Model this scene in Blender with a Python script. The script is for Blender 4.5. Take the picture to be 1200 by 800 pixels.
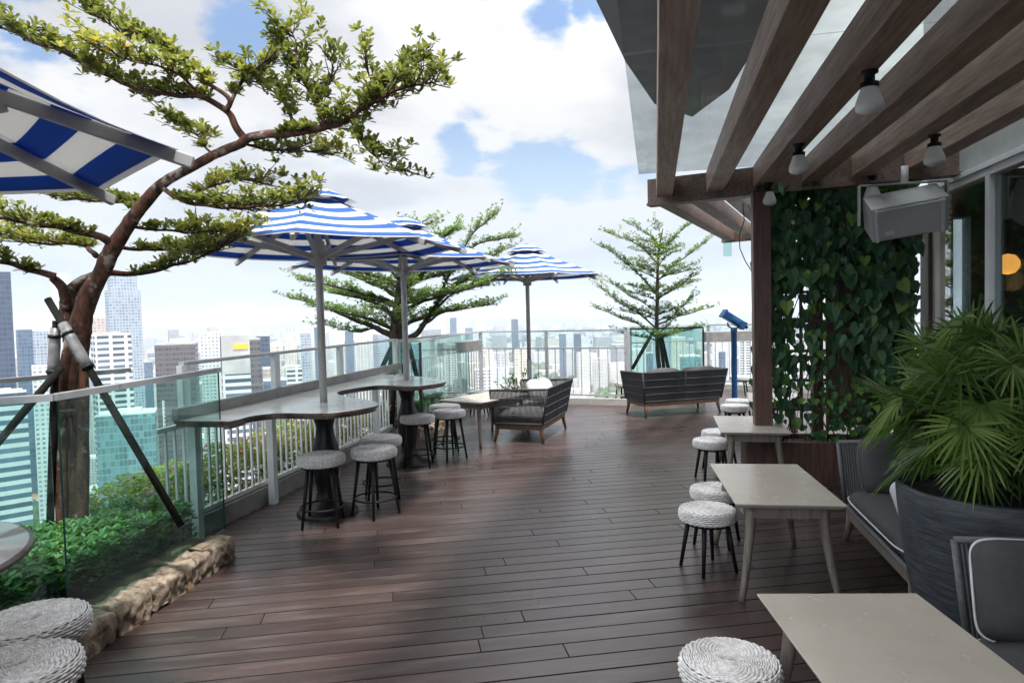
import bpy, math, random
from mathutils import Vector, Matrix, noise
random.seed(7)
R = math.radians; PI = math.pi
sc = bpy.context.scene
for o in list(bpy.data.objects): bpy.data.objects.remove(o)

# ------------------------------------------------------------------ camera
YAW, PITCH, ROLL, F, CH = R(11.9), R(2.29), R(1.43), 800.0, 1.75
fh = Vector((-math.sin(YAW), math.cos(YAW), 0))
fwd = fh*math.cos(PITCH) + Vector((0, 0, -math.sin(PITCH)))
rt = Vector((math.cos(YAW), math.sin(YAW), 0))
up = rt.cross(fwd)
rt2 = rt*math.cos(ROLL) - up*math.sin(ROLL)
up2 = up*math.cos(ROLL) + rt*math.sin(ROLL)
cam_d = bpy.data.cameras.new('camera'); cam = bpy.data.objects.new('camera', cam_d)
sc.collection.objects.link(cam); sc.camera = cam
cam_d.sensor_width = 36; cam_d.lens = 24; cam_d.clip_start = 0.05; cam_d.clip_end = 60000
cam.matrix_world = Matrix(((rt2.x, up2.x, -fwd.x, 0), (rt2.y, up2.y, -fwd.y, 0), (rt2.z, up2.z, -fwd.z, CH), (0, 0, 0, 1)))

def ray(px, py): return fwd + rt2*((px-600)/F) + up2*((400-py)/F)
def G(px, py, z=0.0):                       # where a sight line meets the level z
    r = ray(px, py); t = (z-CH)/r.z
    return Vector((r.x*t, r.y*t, z))
def D(px, py, d):                           # point at forward distance d
    r = ray(px, py); t = d/r.dot(fh)
    return Vector((r.x*t, r.y*t, CH+r.z*t))

# ------------------------------------------------------------------ world and sun
SUN = Vector((0.20, -0.24, 0.95)).normalized()
elev = math.asin(SUN.z); azim = math.atan2(SUN.x, SUN.y)
w = bpy.data.worlds.new("World"); sc.world = w; w.use_nodes = True
nt = w.node_tree; nt.nodes.clear(); L = nt.links.new
def wn(t, **k):
    n = nt.nodes.new(t)
    for a, b in k.items(): setattr(n, a, b)
    return n
def wmath(op, a, b=None, c=None, clamp=False):
    n = wn('ShaderNodeMath', operation=op); n.use_clamp = clamp
    for i, v in enumerate((a, b, c)):
        if v is None: continue
        if isinstance(v, (int, float)): n.inputs[i].default_value = v
        else: L(v, n.inputs[i])
    return n.outputs[0]
def wmix(f, a, b):
    n = wn('ShaderNodeMix', data_type='RGBA')
    for s, v in ((n.inputs[0], f), (n.inputs[6], a), (n.inputs[7], b)):
        if hasattr(v, 'links'): L(v, s)
        else: s.default_value = v
    return n.outputs[2]
sky = wn('ShaderNodeTexSky', sky_type='NISHITA'); sky.sun_disc = False
sky.sun_elevation = elev; sky.sun_rotation = azim; sky.altitude = 200; sky.dust_density = 1.5
tc = wn('ShaderNodeTexCoord'); sep = wn('ShaderNodeSeparateXYZ'); L(tc.outputs['Generated'], sep.inputs[0])
zc = wmath('MAXIMUM', sep.outputs[2], 0.0)
den = wmath('ADD', zc, 0.22)
cmb = wn('ShaderNodeCombineXYZ'); L(wmath('DIVIDE', sep.outputs[0], den), cmb.inputs[0]); L(wmath('DIVIDE', sep.outputs[1], den), cmb.inputs[1]); L(wmath('MULTIPLY', zc, 1.2), cmb.inputs[2])
n1 = wn('ShaderNodeTexNoise'); n1.inputs['Scale'].default_value = 2.3; n1.inputs['Detail'].default_value = 9; n1.inputs['Roughness'].default_value = .56
L(cmb.outputs[0], n1.inputs['Vector'])
cov = n1.outputs[0]
holes = None
for px, py, rad, amt in ((648, 32, 30, .24), (655, 212, 60, .19), (750, 228, 34, .2), (530, 178, 26, .18), (280, 25, 42, .26), (705, 8, 24, .25), (40, 8, 50, .2), (600, 238, 26, .14)):
    d = ray(px, py).normalized()
    vd = wn('ShaderNodeVectorMath', operation='DOT_PRODUCT'); L(tc.outputs['Generated'], vd.inputs[0]); vd.inputs[1].default_value = d
    c0 = math.cos(math.atan(rad/800*1.35))
    m = wmath('MULTIPLY', wmath('DIVIDE', wmath('SUBTRACT', vd.outputs['Value'], c0), 1-c0, clamp=True), amt)
    holes = m if holes is None else wmath('ADD', holes, m)
cov = wmath('SUBTRACT', wmath('ADD', cov, .135), holes)
cover = wn('ShaderNodeMapRange', interpolation_type='SMOOTHSTEP'); L(cov, cover.inputs[0])
cover.inputs[1].default_value = .43; cover.inputs[2].default_value = .55
n2 = wn('ShaderNodeTexNoise'); n2.inputs['Scale'].default_value = 1.5; n2.inputs['Detail'].default_value = 7; n2.inputs['Roughness'].default_value = .5
ad = wn('ShaderNodeVectorMath', operation='ADD'); L(cmb.outputs[0], ad.inputs[0]); ad.inputs[1].default_value = (3.1, 7.7, 1.3); L(ad.outputs[0], n2.inputs['Vector'])
shade = wn('ShaderNodeMapRange', interpolation_type='SMOOTHSTEP'); L(n2.outputs[0], shade.inputs[0]); shade.inputs[1].default_value = .38; shade.inputs[2].default_value = .58
CLOUD = .455
cloudc = wmix(shade.outputs[0], (.66*CLOUD, .68*CLOUD, .74*CLOUD, 1), (1.0*CLOUD, 1.0*CLOUD, 1.01*CLOUD, 1))
skys = wn('ShaderNodeVectorMath', operation='SCALE'); L(sky.outputs[0], skys.inputs[0]); skys.inputs['Scale'].default_value = .092
body = wmix(cover.outputs[0], skys.outputs[0], cloudc)
hz = wn('ShaderNodeMapRange', interpolation_type='SMOOTHSTEP'); L(sep.outputs[2], hz.inputs[0]); hz.inputs[1].default_value = .0; hz.inputs[2].default_value = .34; hz.inputs[3].default_value = .88; hz.inputs[4].default_value = 0
final = wmix(hz.outputs[0], body, (.355, .40, .45, 1))
# added fill: sky brightened round the sun, out of view, to lift the terrace
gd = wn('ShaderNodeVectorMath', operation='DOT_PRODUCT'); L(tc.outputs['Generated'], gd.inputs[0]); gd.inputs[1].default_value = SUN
fill_glow = wmath('ADD', 1.0, wmath('MULTIPLY', wmath('POWER', wmath('MAXIMUM', gd.outputs['Value'], 0.0), 1.4), 4.4))
fs_ = wn('ShaderNodeVectorMath', operation='SCALE'); L(final, fs_.inputs[0]); L(fill_glow, fs_.inputs['Scale']); final = fs_.outputs[0]
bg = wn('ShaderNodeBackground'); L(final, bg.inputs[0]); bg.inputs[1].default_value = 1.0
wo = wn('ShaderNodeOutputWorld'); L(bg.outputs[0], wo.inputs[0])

sd = bpy.data.lights.new('sun', 'SUN'); sd.energy = 2.6; sd.angle = R(4.5); sd.color = (1, .955, .89)
so = bpy.data.objects.new('sun', sd); sc.collection.objects.link(so); so.rotation_euler = SUN.to_track_quat('Z', 'Y').to_euler()
sc.view_settings.view_transform = 'Standard'; sc.view_settings.look = 'None'
sc.view_settings.exposure = 1.1; sc.view_settings.gamma = 1.0; sc.view_settings.use_curve_mapping = False
sc.cycles.use_denoising = True; sc.cycles.max_bounces = 8; sc.cycles.transparent_max_bounces = 24; sc.cycles.volume_bounces = 0
sc.cycles.sample_clamp_indirect = 6; sc.cycles.caustics_reflective = False; sc.cycles.caustics_refractive = False

# ------------------------------------------------------------------ material helpers
class NT:
    def __init__(s, name):
        s.m = bpy.data.materials.new(name); s.m.use_nodes = True; s.t = s.m.node_tree
        s.b = s.t.nodes['Principled BSDF']; s.out = s.t.nodes['Material Output']
    def n(s, t, **k):
        x = s.t.nodes.new(t)
        for a, b in k.items(): setattr(x, a, b)
        return x
    def l(s, a, b): s.t.links.new(a, b)
    def put(s, sock, v):
        if hasattr(v, 'links'): s.l(v, sock)
        else: sock.default_value = v
    def math(s, op, a, b=None, c=None, clamp=False):
        x = s.n('ShaderNodeMath', operation=op); x.use_clamp = clamp
        for i, v in enumerate((a, b, c)):
            if v is not None: s.put(x.inputs[i], v)
        return x.outputs[0]
    def mix(s, f, a, b):
        x = s.n('ShaderNodeMix', data_type='RGBA'); s.put(x.inputs[0], f); s.put(x.inputs[6], a if hasattr(a, 'links') else (*a, 1)); s.put(x.inputs[7], b if hasattr(b, 'links') else (*b, 1))
        return x.outputs[2]
    def noise(s, scale, detail=4, rough=.5, vec=None, stretch=None):
        x = s.n('ShaderNodeTexNoise'); x.inputs['Scale'].default_value = scale; x.inputs['Detail'].default_value = detail; x.inputs['Roughness'].default_value = rough
        if vec is None:
            vec = s.n('ShaderNodeTexCoord').outputs['Object']
        if stretch:
            mp = s.n('ShaderNodeMapping'); s.l(vec, mp.inputs[0]); mp.inputs['Scale'].default_value = stretch; vec = mp.outputs[0]
        s.l(vec, x.inputs['Vector']); return x.outputs[0]
    def ramp(s, v, lo, hi, a=0, b=1):
        x = s.n('ShaderNodeMapRange'); s.put(x.inputs[0], v); x.inputs[1].default_value = lo; x.inputs[2].default_value = hi; x.inputs[3].default_value = a; x.inputs[4].default_value = b
        return x.outputs[0]
    def bump(s, h, strength=.3, dist=.01):
        x = s.n('ShaderNodeBump'); x.inputs['Strength'].default_value = strength; x.inputs['Distance'].default_value = dist; s.l(h, x.inputs['Height']); s.l(x.outputs[0], s.b.inputs['Normal'])
    def set(s, color=None, rough=None, metal=None, spec=None):
        if color is not None: s.put(s.b.inputs['Base Color'], color if hasattr(color, 'links') else (*color, 1))
        if rough is not None: s.put(s.b.inputs['Roughness'], rough)
        if metal is not None: s.b.inputs['Metallic'].default_value = metal
        if spec is not None: s.b.inputs['Specular IOR Level'].default_value = spec
        return s.m
def plain(name, c, rough=.5, metal=0, var=.18, scale=8, bump=.0, bscale=60, stretch=None, spec=None):
    s = NT(name); n = s.noise(scale, 5, .6, stretch=stretch)
    a = tuple(x*(1-var) for x in c); b = tuple(min(1, x*(1+var)) for x in c)
    s.set(s.mix(s.ramp(n, .3, .7), a, b), s.ramp(n, .3, .7, max(.02, rough-.07), rough+.08), metal, spec)
    if bump: s.bump(s.noise(bscale, 4, .6, stretch=stretch), bump, .004)
    return s.m
def wood(name, c1, c2, rough=.5, stretch=(18, 1.2, 18), scale=2.2, bump=.25):
    s = NT(name); n = s.noise(scale, 8, .62, stretch=stretch); k = s.noise(1.3, 3, .5)
    s.set(s.mix(s.ramp(n, .34, .66), c1, c2), s.ramp(k, .3, .7, rough-.08, rough+.1))
    s.bump(n, bump, .004); return s.m
def leafmat(name, cols, trans=.35, rough=.45):
    s = NT(name); at = s.n('ShaderNodeAttribute', attribute_name='rnd')
    cr = s.n('ShaderNodeValToRGB'); s.l(at.outputs['Fac'], cr.inputs[0]); e = cr.color_ramp.elements
    while len(e) < len(cols): e.new(.5)
    for i, (p, c) in enumerate(cols): e[i].position = p; e[i].color = (*c, 1)
    s.l(cr.outputs[0], s.b.inputs['Base Color']); s.b.inputs['Roughness'].default_value = rough
    tr = s.n('ShaderNodeBsdfTranslucent'); hs = s.n('ShaderNodeHueSaturation'); hs.inputs['Value'].default_value = 1.6; hs.inputs['Hue'].default_value = .485; s.l(cr.outputs[0], hs.inputs['Color']); s.l(hs.outputs[0], tr.inputs[0])
    mx = s.n('ShaderNodeMixShader'); mx.inputs[0].default_value = trans; s.l(s.b.outputs[0], mx.inputs[1]); s.l(tr.outputs[0], mx.inputs[2]); s.l(mx.outputs[0], s.out.inputs[0])
    return s.m
def glassmat(name, tint, refl=1.0, dirt=0.0, dirtcol=(.5, .5, .5), rough=0.0):
    s = NT(name); t = s.n('ShaderNodeBsdfTransparent'); t.inputs[0].default_value = (*tint, 1)
    g = s.n('ShaderNodeBsdfGlossy'); g.inputs['Roughness'].default_value = rough; g.inputs[0].default_value = (.95, 1, .98, 1)
    lw = s.n('ShaderNodeLayerWeight'); lw.inputs[0].default_value = .5
    fac = s.math('MULTIPLY', s.math('ADD', s.math('MULTIPLY', s.math('POWER', lw.outputs['Facing'], 5.0), .9), .035), refl, clamp=True)
    mx = s.n('ShaderNodeMixShader'); s.l(fac, mx.inputs[0]); s.l(t.outputs[0], mx.inputs[1]); s.l(g.outputs[0], mx.inputs[2])
    o = mx.outputs[0]
    if dirt:
        df = s.n('ShaderNodeBsdfDiffuse'); df.inputs[0].default_value = (*dirtcol, 1)
        m2 = s.n('ShaderNodeMixShader'); n = s.noise(1.7, 6, .65); s.l(s.ramp(n, .35, .75, dirt*.35, dirt), m2.inputs[0]); s.l(o, m2.inputs[1]); s.l(df.outputs[0], m2.inputs[2]); o = m2.outputs[0]
    s.l(o, s.out.inputs[0]); return s.m

M = {}
# decking: composite boards, one random tone per board, wear patches, fine grooves along the board
s = NT('deck_board'); at = s.n('ShaderNodeAttribute', attribute_name='rnd'); uv = s.n('ShaderNodeUVMap').outputs[0]
g1 = s.noise(1.0, 6, .7, vec=uv, stretch=(2.5, 60, 1)); g2 = s.noise(.55, 4, .55); g3 = s.noise(2.4, 5, .6, vec=uv, stretch=(.7, 5, 1))
base = s.mix(at.outputs['Fac'], (.032, .0205, .0185), (.068, .044, .039))
base = s.mix(s.math('MULTIPLY', s.ramp(g1, .3, .72), .45), base, (.045, .028, .027))
base = s.mix(s.math('MULTIPLY', s.ramp(g3, .5, .72), .40), base, (.17, .135, .125))
s.set(base, s.math('ADD', s.ramp(g2, .3, .7, .20, .36), s.math('MULTIPLY', g3, .08)), spec=.75); s.bump(g1, .35, .003); M['deck'] = s.m
M['deckend'] = plain('deck_underlay', (.012, .010, .010), .8)
M['beam'] = wood('weathered_timber', (.24, .155, .115), (.46, .335, .27), .5)
M['beamdark'] = wood('dark_timber', (.085, .052, .042), (.20, .13, .10), .5)
M['post'] = wood('post_timber', (.050, .026, .020), (.125, .066, .05), .5, stretch=(16, 16, 1.1))
M['box'] = wood('planter_timber', (.055, .028, .022), (.13, .072, .055), .5, stretch=(14, 14, 1.6))
M['tleg'] = wood('grey_brown_wood', (.11, .092, .075), (.22, .19, .16), .45, stretch=(20, 20, 1.5), bump=.12)
M['brown'] = wood('brown_wood', (.075, .038, .020), (.16, .088, .048), .45, stretch=(14, 14, 2), bump=.12)
s = NT('table_stone'); n = s.noise(3.2, 8, .62); n2_ = s.noise(16, 5, .6); v = s.n('ShaderNodeTexVoronoi'); v.inputs['Scale'].default_value = 9; s.l(s.n('ShaderNodeTexCoord').outputs['Object'], v.inputs['Vector'])
c = s.mix(s.ramp(n, .15, .85), (.43, .39, .33), (.54, .495, .43)); c = s.mix(s.math('MULTIPLY', s.ramp(n2_, .55, .75), .22), c, (.27, .22, .175)); c = s.mix(s.ramp(v.outputs['Distance'], .0, .03, .9, 0), c, (.05, .035, .025))
s.set(c, s.ramp(n2_, .2, .8, .20, .30)); M['table'] = s.m
M['counter'] = plain('grey_stone', (.76, .75, .73), .14, var=.08, scale=3)
M['counteredge'] = plain('counter_edge', (.10, .075, .062), .3, var=.5, scale=6)
M['upstand'] = plain('grey_render', (.27, .26, .25), .6, var=.25, scale=5, bump=.2)
M['black'] = plain('black_metal', (.008, .008, .009), .42, spec=.3)
M['blackwood'] = plain('black_painted_wood', (.007, .007, .008), .5, spec=.25)
M['white'] = plain('white_paint', (.72, .75, .76), .4, var=.06)
M['alu'] = plain('aluminium', (.50, .51, .52), .32, metal=.35, var=.1)
M['polegrey'] = plain('pole_grey', (.42, .42, .41), .4, metal=.25, var=.1)
M['rib'] = plain('rib_grey', (.42, .415, .405), .5, var=.12)
M['kerb'] = plain('pale_kerb', (.45, .44, .42), .7, var=.15, bump=.2)
s = NT('whitewashed_wicker'); n = s.noise(38, 4, .7); at = s.n('ShaderNodeAttribute', attribute_name='rnd')
c = s.mix(s.ramp(n, .38, .62), (.60, .59, .58), (.92, .91, .90)); c = s.mix(s.math('MULTIPLY', at.outputs['Fac'], .3), c, (.52, .50, .49))
s.set(c, .62); M['wicker'] = s.m
M['wickerdark'] = plain('wicker_core', (.42, .41, .40), .8)
M['rope'] = plain('charcoal_rope', (.035, .037, .042), .7, var=.35, scale=60)
M['cordgrey'] = plain('cord_grey', (.085, .088, .095), .7)
M['ropegrey'] = plain('grey_rope', (.11, .115, .125), .7, var=.3, scale=60)
M['cushion'] = plain('charcoal_cloth', (.052, .052, .056), .85, var=.2, scale=30, bump=.35, bscale=14)
M['cushionlight'] = plain('pale_cloth', (.50, .50, .51), .85, var=.2, scale=14, bump=.3, bscale=22)
M['piping'] = plain('piping', (.62, .62, .62), .6)
s = NT('dark_pot'); n = s.noise(2.5, 7, .7, stretch=(3, 3, 38)); s.set(s.mix(s.ramp(n, .4, .68), (.018, .021, .026), (.070, .082, .098)), .55); s.bump(n, .5, .006); M['pot'] = s.m
M['soil'] = plain('soil', (.035, .026, .02), .95, var=.4, bump=.6, bscale=40)
s = NT('rough_stone'); n = s.noise(9, 8, .68); k = s.noise(3, 3, .5)
c = s.mix(s.ramp(n, .36, .62), (.07, .052, .036), (.40, .32, .24)); c = s.mix(s.math('MULTIPLY', s.ramp(k, .55, .7), .6), c, (.30, .17, .08)); s.set(c, .85); s.bump(n, .9, .02); M['stone'] = s.m
M['mortar'] = plain('mortar', (.09, .075, .06), .95)
s = NT('tree_bark'); n = s.noise(9, 7, .65, stretch=(3, 3, .9)); k = s.noise(5, 5, .7)
c = s.mix(s.ramp(n, .38, .62), (.022, .012, .009), (.15, .060, .034)); c = s.mix(s.ramp(k, .56, .63), c, (.30, .27, .23)); s.set(c, .85); s.bump(n, .9, .012); M['bark'] = s.m
s = NT('grey_bark'); n = s.noise(12, 7, .65, stretch=(3, 3, .8)); s.set(s.mix(s.ramp(n, .38, .62), (.022, .017, .013), (.085, .068, .052)), .85); s.bump(n, .9, .01); M['bark2'] = s.m
M['twig'] = plain('twig', (.055, .036, .024), .8, var=.3)
M['prop'] = plain('prop_timber', (.013, .013, .011), .9, var=.5, scale=20, bump=.4, spec=.15)
M['sleeve'] = plain('grey_sleeve', (.20, .20, .20), .35, var=.35, scale=14)
M['leaf1'] = leafmat('leaf_yellow_green', [(0, (.05, .075, .016)), (.45, (.14, .17, .03)), (.85, (.30, .32, .06)), (1, (.50, .34, .04))], .45)
M['leaf2'] = leafmat('leaf_fine_green', [(0, (.045, .095, .02)), (.6, (.12, .22, .04)), (1, (.25, .36, .08))], .45)
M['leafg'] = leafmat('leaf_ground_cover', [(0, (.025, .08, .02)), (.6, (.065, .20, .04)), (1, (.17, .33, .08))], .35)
M['leafh'] = leafmat('leaf_hedge', [(0, (.08, .13, .025)), (.6, (.22, .29, .05)), (1, (.42, .42, .10))], .4)
M['leafv'] = leafmat('leaf_vine', [(0, (.015, .06, .026)), (.7, (.045, .14, .05)), (.9, (.12, .27, .05)), (1, (.20, .33, .06))], .3, .36)
M['leafp'] = leafmat('leaf_palm', [(0, (.030, .075, .018)), (.6, (.10, .19, .04)), (1, (.27, .36, .11))], .35, .28)
M['flower'] = leafmat('flower_petals', [(0, (.55, .10, .28)), (.5, (.75, .35, .50)), (1, (.85, .65, .70))], .3)
M['glass'] = glassmat('green_glass', (.75, .905, .875), .8, .015, (.45, .6, .55))
M['glassclear'] = glassmat('clear_glass', (.93, .975, .965), 1.0, .0)
M['glassedge'] = plain('glass_edge', (.008, .045, .038), .2)
M['roofglass'] = glassmat('roof_glass', (.86, .90, .90), .18, .30, (.40, .41, .41))
M['winglass'] = glassmat('window_glass', (.74, .80, .80), 2.4)
M['winframe'] = plain('window_frame', (.86, .88, .89), .4, var=.03)
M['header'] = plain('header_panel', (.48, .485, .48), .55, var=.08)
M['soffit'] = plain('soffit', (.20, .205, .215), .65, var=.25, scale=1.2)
M['speaker'] = plain('speaker_grey', (.46, .46, .455), .5, var=.07)
M['speakertrim'] = plain('speaker_trim', (.62, .62, .62), .4, var=.05)
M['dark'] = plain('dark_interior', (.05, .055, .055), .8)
M['globe'] = plain('opal_glass', (.82, .82, .80), .18, var=.04)
M['blue'] = plain('blue_paint', (.010, .065, .185), .35, var=.15)
M['greenframe'] = plain('dark_frame', (.014, .02, .02), .35)
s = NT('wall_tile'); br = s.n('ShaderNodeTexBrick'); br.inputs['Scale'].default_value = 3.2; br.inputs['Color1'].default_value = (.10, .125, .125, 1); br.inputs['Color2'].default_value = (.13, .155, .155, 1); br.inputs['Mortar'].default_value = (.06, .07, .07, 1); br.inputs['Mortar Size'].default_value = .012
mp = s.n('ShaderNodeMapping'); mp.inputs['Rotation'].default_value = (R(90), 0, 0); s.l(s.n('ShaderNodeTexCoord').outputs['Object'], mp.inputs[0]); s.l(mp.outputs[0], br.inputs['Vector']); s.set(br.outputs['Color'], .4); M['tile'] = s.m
s = NT('lamp_amber'); s.b.inputs['Emission Color'].default_value = (1, .42, .08, 1); s.b.inputs['Emission Strength'].default_value = .95; s.set((.8, .4, .1), .5); M['amber'] = s.m
# striped canvas, seen from both sides and a little translucent
s = NT('striped_canvas'); uv = s.n('ShaderNodeUVMap').outputs[0]; sp = s.n('ShaderNodeSeparateXYZ'); s.l(uv, sp.inputs[0])
fr = s.math('FRACT', sp.outputs[1]); m1 = s.math('GREATER_THAN', fr, .5)
col = s.mix(m1, (.78, .78, .77), (.022, .115, .40)); s.set(col, .8)
tr = s.n('ShaderNodeBsdfTranslucent'); s.l(col, tr.inputs[0]); mx = s.n('ShaderNodeMixShader'); mx.inputs[0].default_value = .36; s.l(s.b.outputs[0], mx.inputs[1]); s.l(tr.outputs[0], mx.inputs[2]); s.l(mx.outputs[0], s.out.inputs[0])
s.bump(s.noise(3, 3, .5), .25, .03); M['canvas'] = s.m

# ------------------------------------------------------------------ mesh helpers
class MB:
    def __init__(s): s.v = []; s.f = []; s.sm = []; s.mi = []; s.uv = []; s.rnd = []; s.mat = 0; s.r = None
    def add(s, vs, fs, smooth=False, uvs=None, r=None, mi=None):
        b = len(s.v); s.v.extend(tuple(x) for x in vs)
        for i, f in enumerate(fs):
            s.f.append([b+k for k in f]); s.sm.append(smooth); s.mi.append(s.mat if mi is None else (mi[i] if isinstance(mi, (list, tuple)) else mi)); s.uv.append(uvs[i] if uvs else None); s.rnd.append(r if r is not None else (s.r if s.r is not None else .5))
    def box(s, c, size, rz=0, uv=False, mi=None):
        x, y, z = (k/2 for k in size); ca, sa = math.cos(rz), math.sin(rz)
        P = [Vector((c[0]+a*ca-b*sa, c[1]+a*sa+b*ca, c[2]+d)) for d in (-z, z) for a, b in ((-x, -y), (x, -y), (x, y), (-x, y))]
        fs = [(0, 3, 2, 1), (4, 5, 6, 7), (0, 1, 5, 4), (1, 2, 6, 5), (2, 3, 7, 6), (3, 0, 4, 7)]
        u = None
        if uv:
            W = [size[0], size[1], size[0], size[1]]; o = [0, 0, 0, 0]
            u = [[(0, 0)]*4, [(0, 0)]*4] + [[(0, 0), (W[k], 0), (W[k], size[2]), (0, size[2])] for k in range(4)]
        s.add(P, fs, uvs=u, mi=mi)
    def beam(s, a, b, wd, ht, upv=(0, 0, 1)):
        a, b = Vector(a), Vector(b); d = (b-a).normalized(); sd_ = d.cross(Vector(upv)).normalized(); u = sd_.cross(d)
        P = [p + sd_*sx*wd/2 + u*sz*ht/2 for p in (a, b) for sx, sz in ((-1, -1), (1, -1), (1, 1), (-1, 1))]
        s.add(P, [(0, 1, 2, 3), (7, 6, 5, 4), (0, 4, 5, 1), (1, 5, 6, 2), (2, 6, 7, 3), (3, 7, 4, 0)])
    def taper(s, a, b, wa, wb, da=None, db=None):                 # square leg that tapers
        a, b = Vector(a), Vector(b); da = da or wa; db = db or wb
        P = [Vector((p.x+sx*w_/2, p.y+sy*d_/2, p.z)) for p, w_, d_ in ((a, wa, da), (b, wb, db)) for sx, sy in ((-1, -1), (1, -1), (1, 1), (-1, 1))]
        s.add(P, [(0, 1, 2, 3), (7, 6, 5, 4), (0, 4, 5, 1), (1, 5, 6, 2), (2, 6, 7, 3), (3, 7, 4, 0)])
    def tube(s, pts, rad, n=8, closed=False, cap=True, jit=0):
        pts = [Vector(p) for p in pts]; N = len(pts)
        if not isinstance(rad, (list, tuple)): rad = [rad]*N
        vs = []; prev = None
        for i, p in enumerate(pts):
            if closed: t = pts[(i+1) % N]-pts[i-1]
            else: t = pts[min(i+1, N-1)]-pts[max(i-1, 0)]
            t.normalize()
            if prev is None: a = t.orthogonal().normalized()
            else: a = (prev - t*prev.dot(t)).normalized()
            prev = a; b = t.cross(a)
            for k in range(n):
                an = 2*PI*k/n; rr = rad[i]*(1+(random.uniform(-jit, jit) if jit else 0)); vs.append(p + (a*math.cos(an)+b*math.sin(an))*rr)
        fs = []
        for i in range(N if closed else N-1):
            j = (i+1) % N
            for k in range(n): fs.append((i*n+k, i*n+(k+1) % n, j*n+(k+1) % n, j*n+k))
        if cap and not closed: fs.append(tuple(range(n-1, -1, -1))); fs.append(tuple((N-1)*n+k for k in range(n)))
        s.add(vs, fs, smooth=True)
    def lathe(s, prof, n=24, c=(0, 0, 0), smooth=True):
        vs = [Vector((c[0]+r*math.cos(2*PI*k/n), c[1]+r*math.sin(2*PI*k/n), c[2]+z)) for r, z in prof for k in range(n)]
        fs = [(i*n+k, i*n+(k+1) % n, (i+1)*n+(k+1) % n, (i+1)*n+k) for i in range(len(prof)-1) for k in range(n)]
        s.add(vs, fs, smooth=smooth)
        if prof[0][0] > 1e-6: s.add(vs[:n], [tuple(range(n-1, -1, -1))])
        if prof[-1][0] > 1e-6: s.add(vs[-n:], [tuple(range(n))])
    def prism(s, poly, z0, z1, smooth=False, topmi=None, sidemi=None):
        n = len(poly); vs = [(p[0], p[1], z0) for p in poly]+[(p[0], p[1], z1) for p in poly]
        ar = sum(poly[i][0]*poly[(i+1) % n][1]-poly[(i+1) % n][0]*poly[i][1] for i in range(n))
        top = tuple(range(n, 2*n)); bot = tuple(range(n-1, -1, -1)); sides = [(i, (i+1) % n, n+(i+1) % n, n+i) for i in range(n)]
        if ar < 0: top = top[::-1]; bot = bot[::-1]; sides = [f[::-1] for f in sides]
        s.add(vs, [top, bot], mi=topmi); s.add(vs, sides, mi=sidemi, smooth=smooth)
    def soft(s, c, size, e=.35, nu=20, nv=10, rot=None, puff=1.0, wob=0.0):  # rounded cushion
        def sp(x, p): return math.copysign(abs(x)**p, x)
        vs = []
        for j in range(nv+1):
            ph = -PI/2+PI*j/nv
            for i in range(nu):
                th = 2*PI*i/nu; cx = sp(math.cos(th), e); cy = sp(math.sin(th), e); rr = sp(math.cos(ph), .45)
                p = Vector((cx*rr*size[0]/2, cy*rr*size[1]/2, sp(math.sin(ph), .9)*size[2]/2))
                if wob: p += Vector((1, 1, 1))*wob*noise.noise(p*6+Vector(c)*3)
                if rot is not None: p = rot @ p
                vs.append(p+Vector(c))
        fs = [(j*nu+i, j*nu+(i+1) % nu, (j+1)*nu+(i+1) % nu, (j+1)*nu+i) for j in range(nv) for i in range(nu)]
        s.add(vs, fs, smooth=True)
    def build(s, name, mat, parent=None, bevel=0, loc=None):
        me = bpy.data.meshes.new(name); me.from_pydata(s.v, [], s.f)
        mats = mat if isinstance(mat, (list, tuple)) else [mat]
        for m_ in mats: me.materials.append(M[m_] if isinstance(m_, str) else m_)
        me.polygons.foreach_set('use_smooth', s.sm); me.polygons.foreach_set('material_index', s.mi)
        if any(u is not None for u in s.uv):
            lay = me.uv_layers.new(name='UVMap'); flat = []
            for f, u in zip(s.f, s.uv):
                for k in range(len(f)): flat.extend(u[k] if u else (0, 0))
            lay.data.foreach_set('uv', flat)
        if len(set(s.rnd)) > 1:
            a = me.attributes.new('rnd', 'FLOAT', 'FACE'); a.data.foreach_set('value', s.rnd)
        me.update()
        o = bpy.data.objects.new(name, me); sc.collection.objects.link(o)
        if parent: o.parent = parent
        if loc is not None: o.location = loc
        if bevel:
            b = o.modifiers.new('bevel', 'BEVEL'); b.width = bevel; b.segments = 2; b.limit_method = 'ANGLE'; b.angle_limit = R(40)
        return o
def tag(o, label, cat, group=None, kind=None):
    if label: o['label'] = label
    if cat: o['category'] = cat
    if group: o['group'] = group
    if kind: o['kind'] = kind
    return o
def thing(name, label, cat, loc=(0, 0, 0), rz=0, group=None):
    o = bpy.data.objects.new(name, None); sc.collection.objects.link(o); o.location = loc; o.rotation_euler = (0, 0, rz); o.empty_display_size = .2
    return tag(o, label, cat, group)
def dup(root, loc, rz, label, group=None):
    r = root.copy(); sc.collection.objects.link(r); r.location = loc; r.rotation_euler = (0, 0, rz); r['label'] = label
    if group: r['group'] = group
    for ch in list(root.children):
        c = ch.copy(); sc.collection.objects.link(c); c.parent = r
        for g in list(ch.children):
            d = g.copy(); sc.collection.objects.link(d); d.parent = c
    return r
def struct(o): o['kind'] = 'structure'; return o
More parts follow.
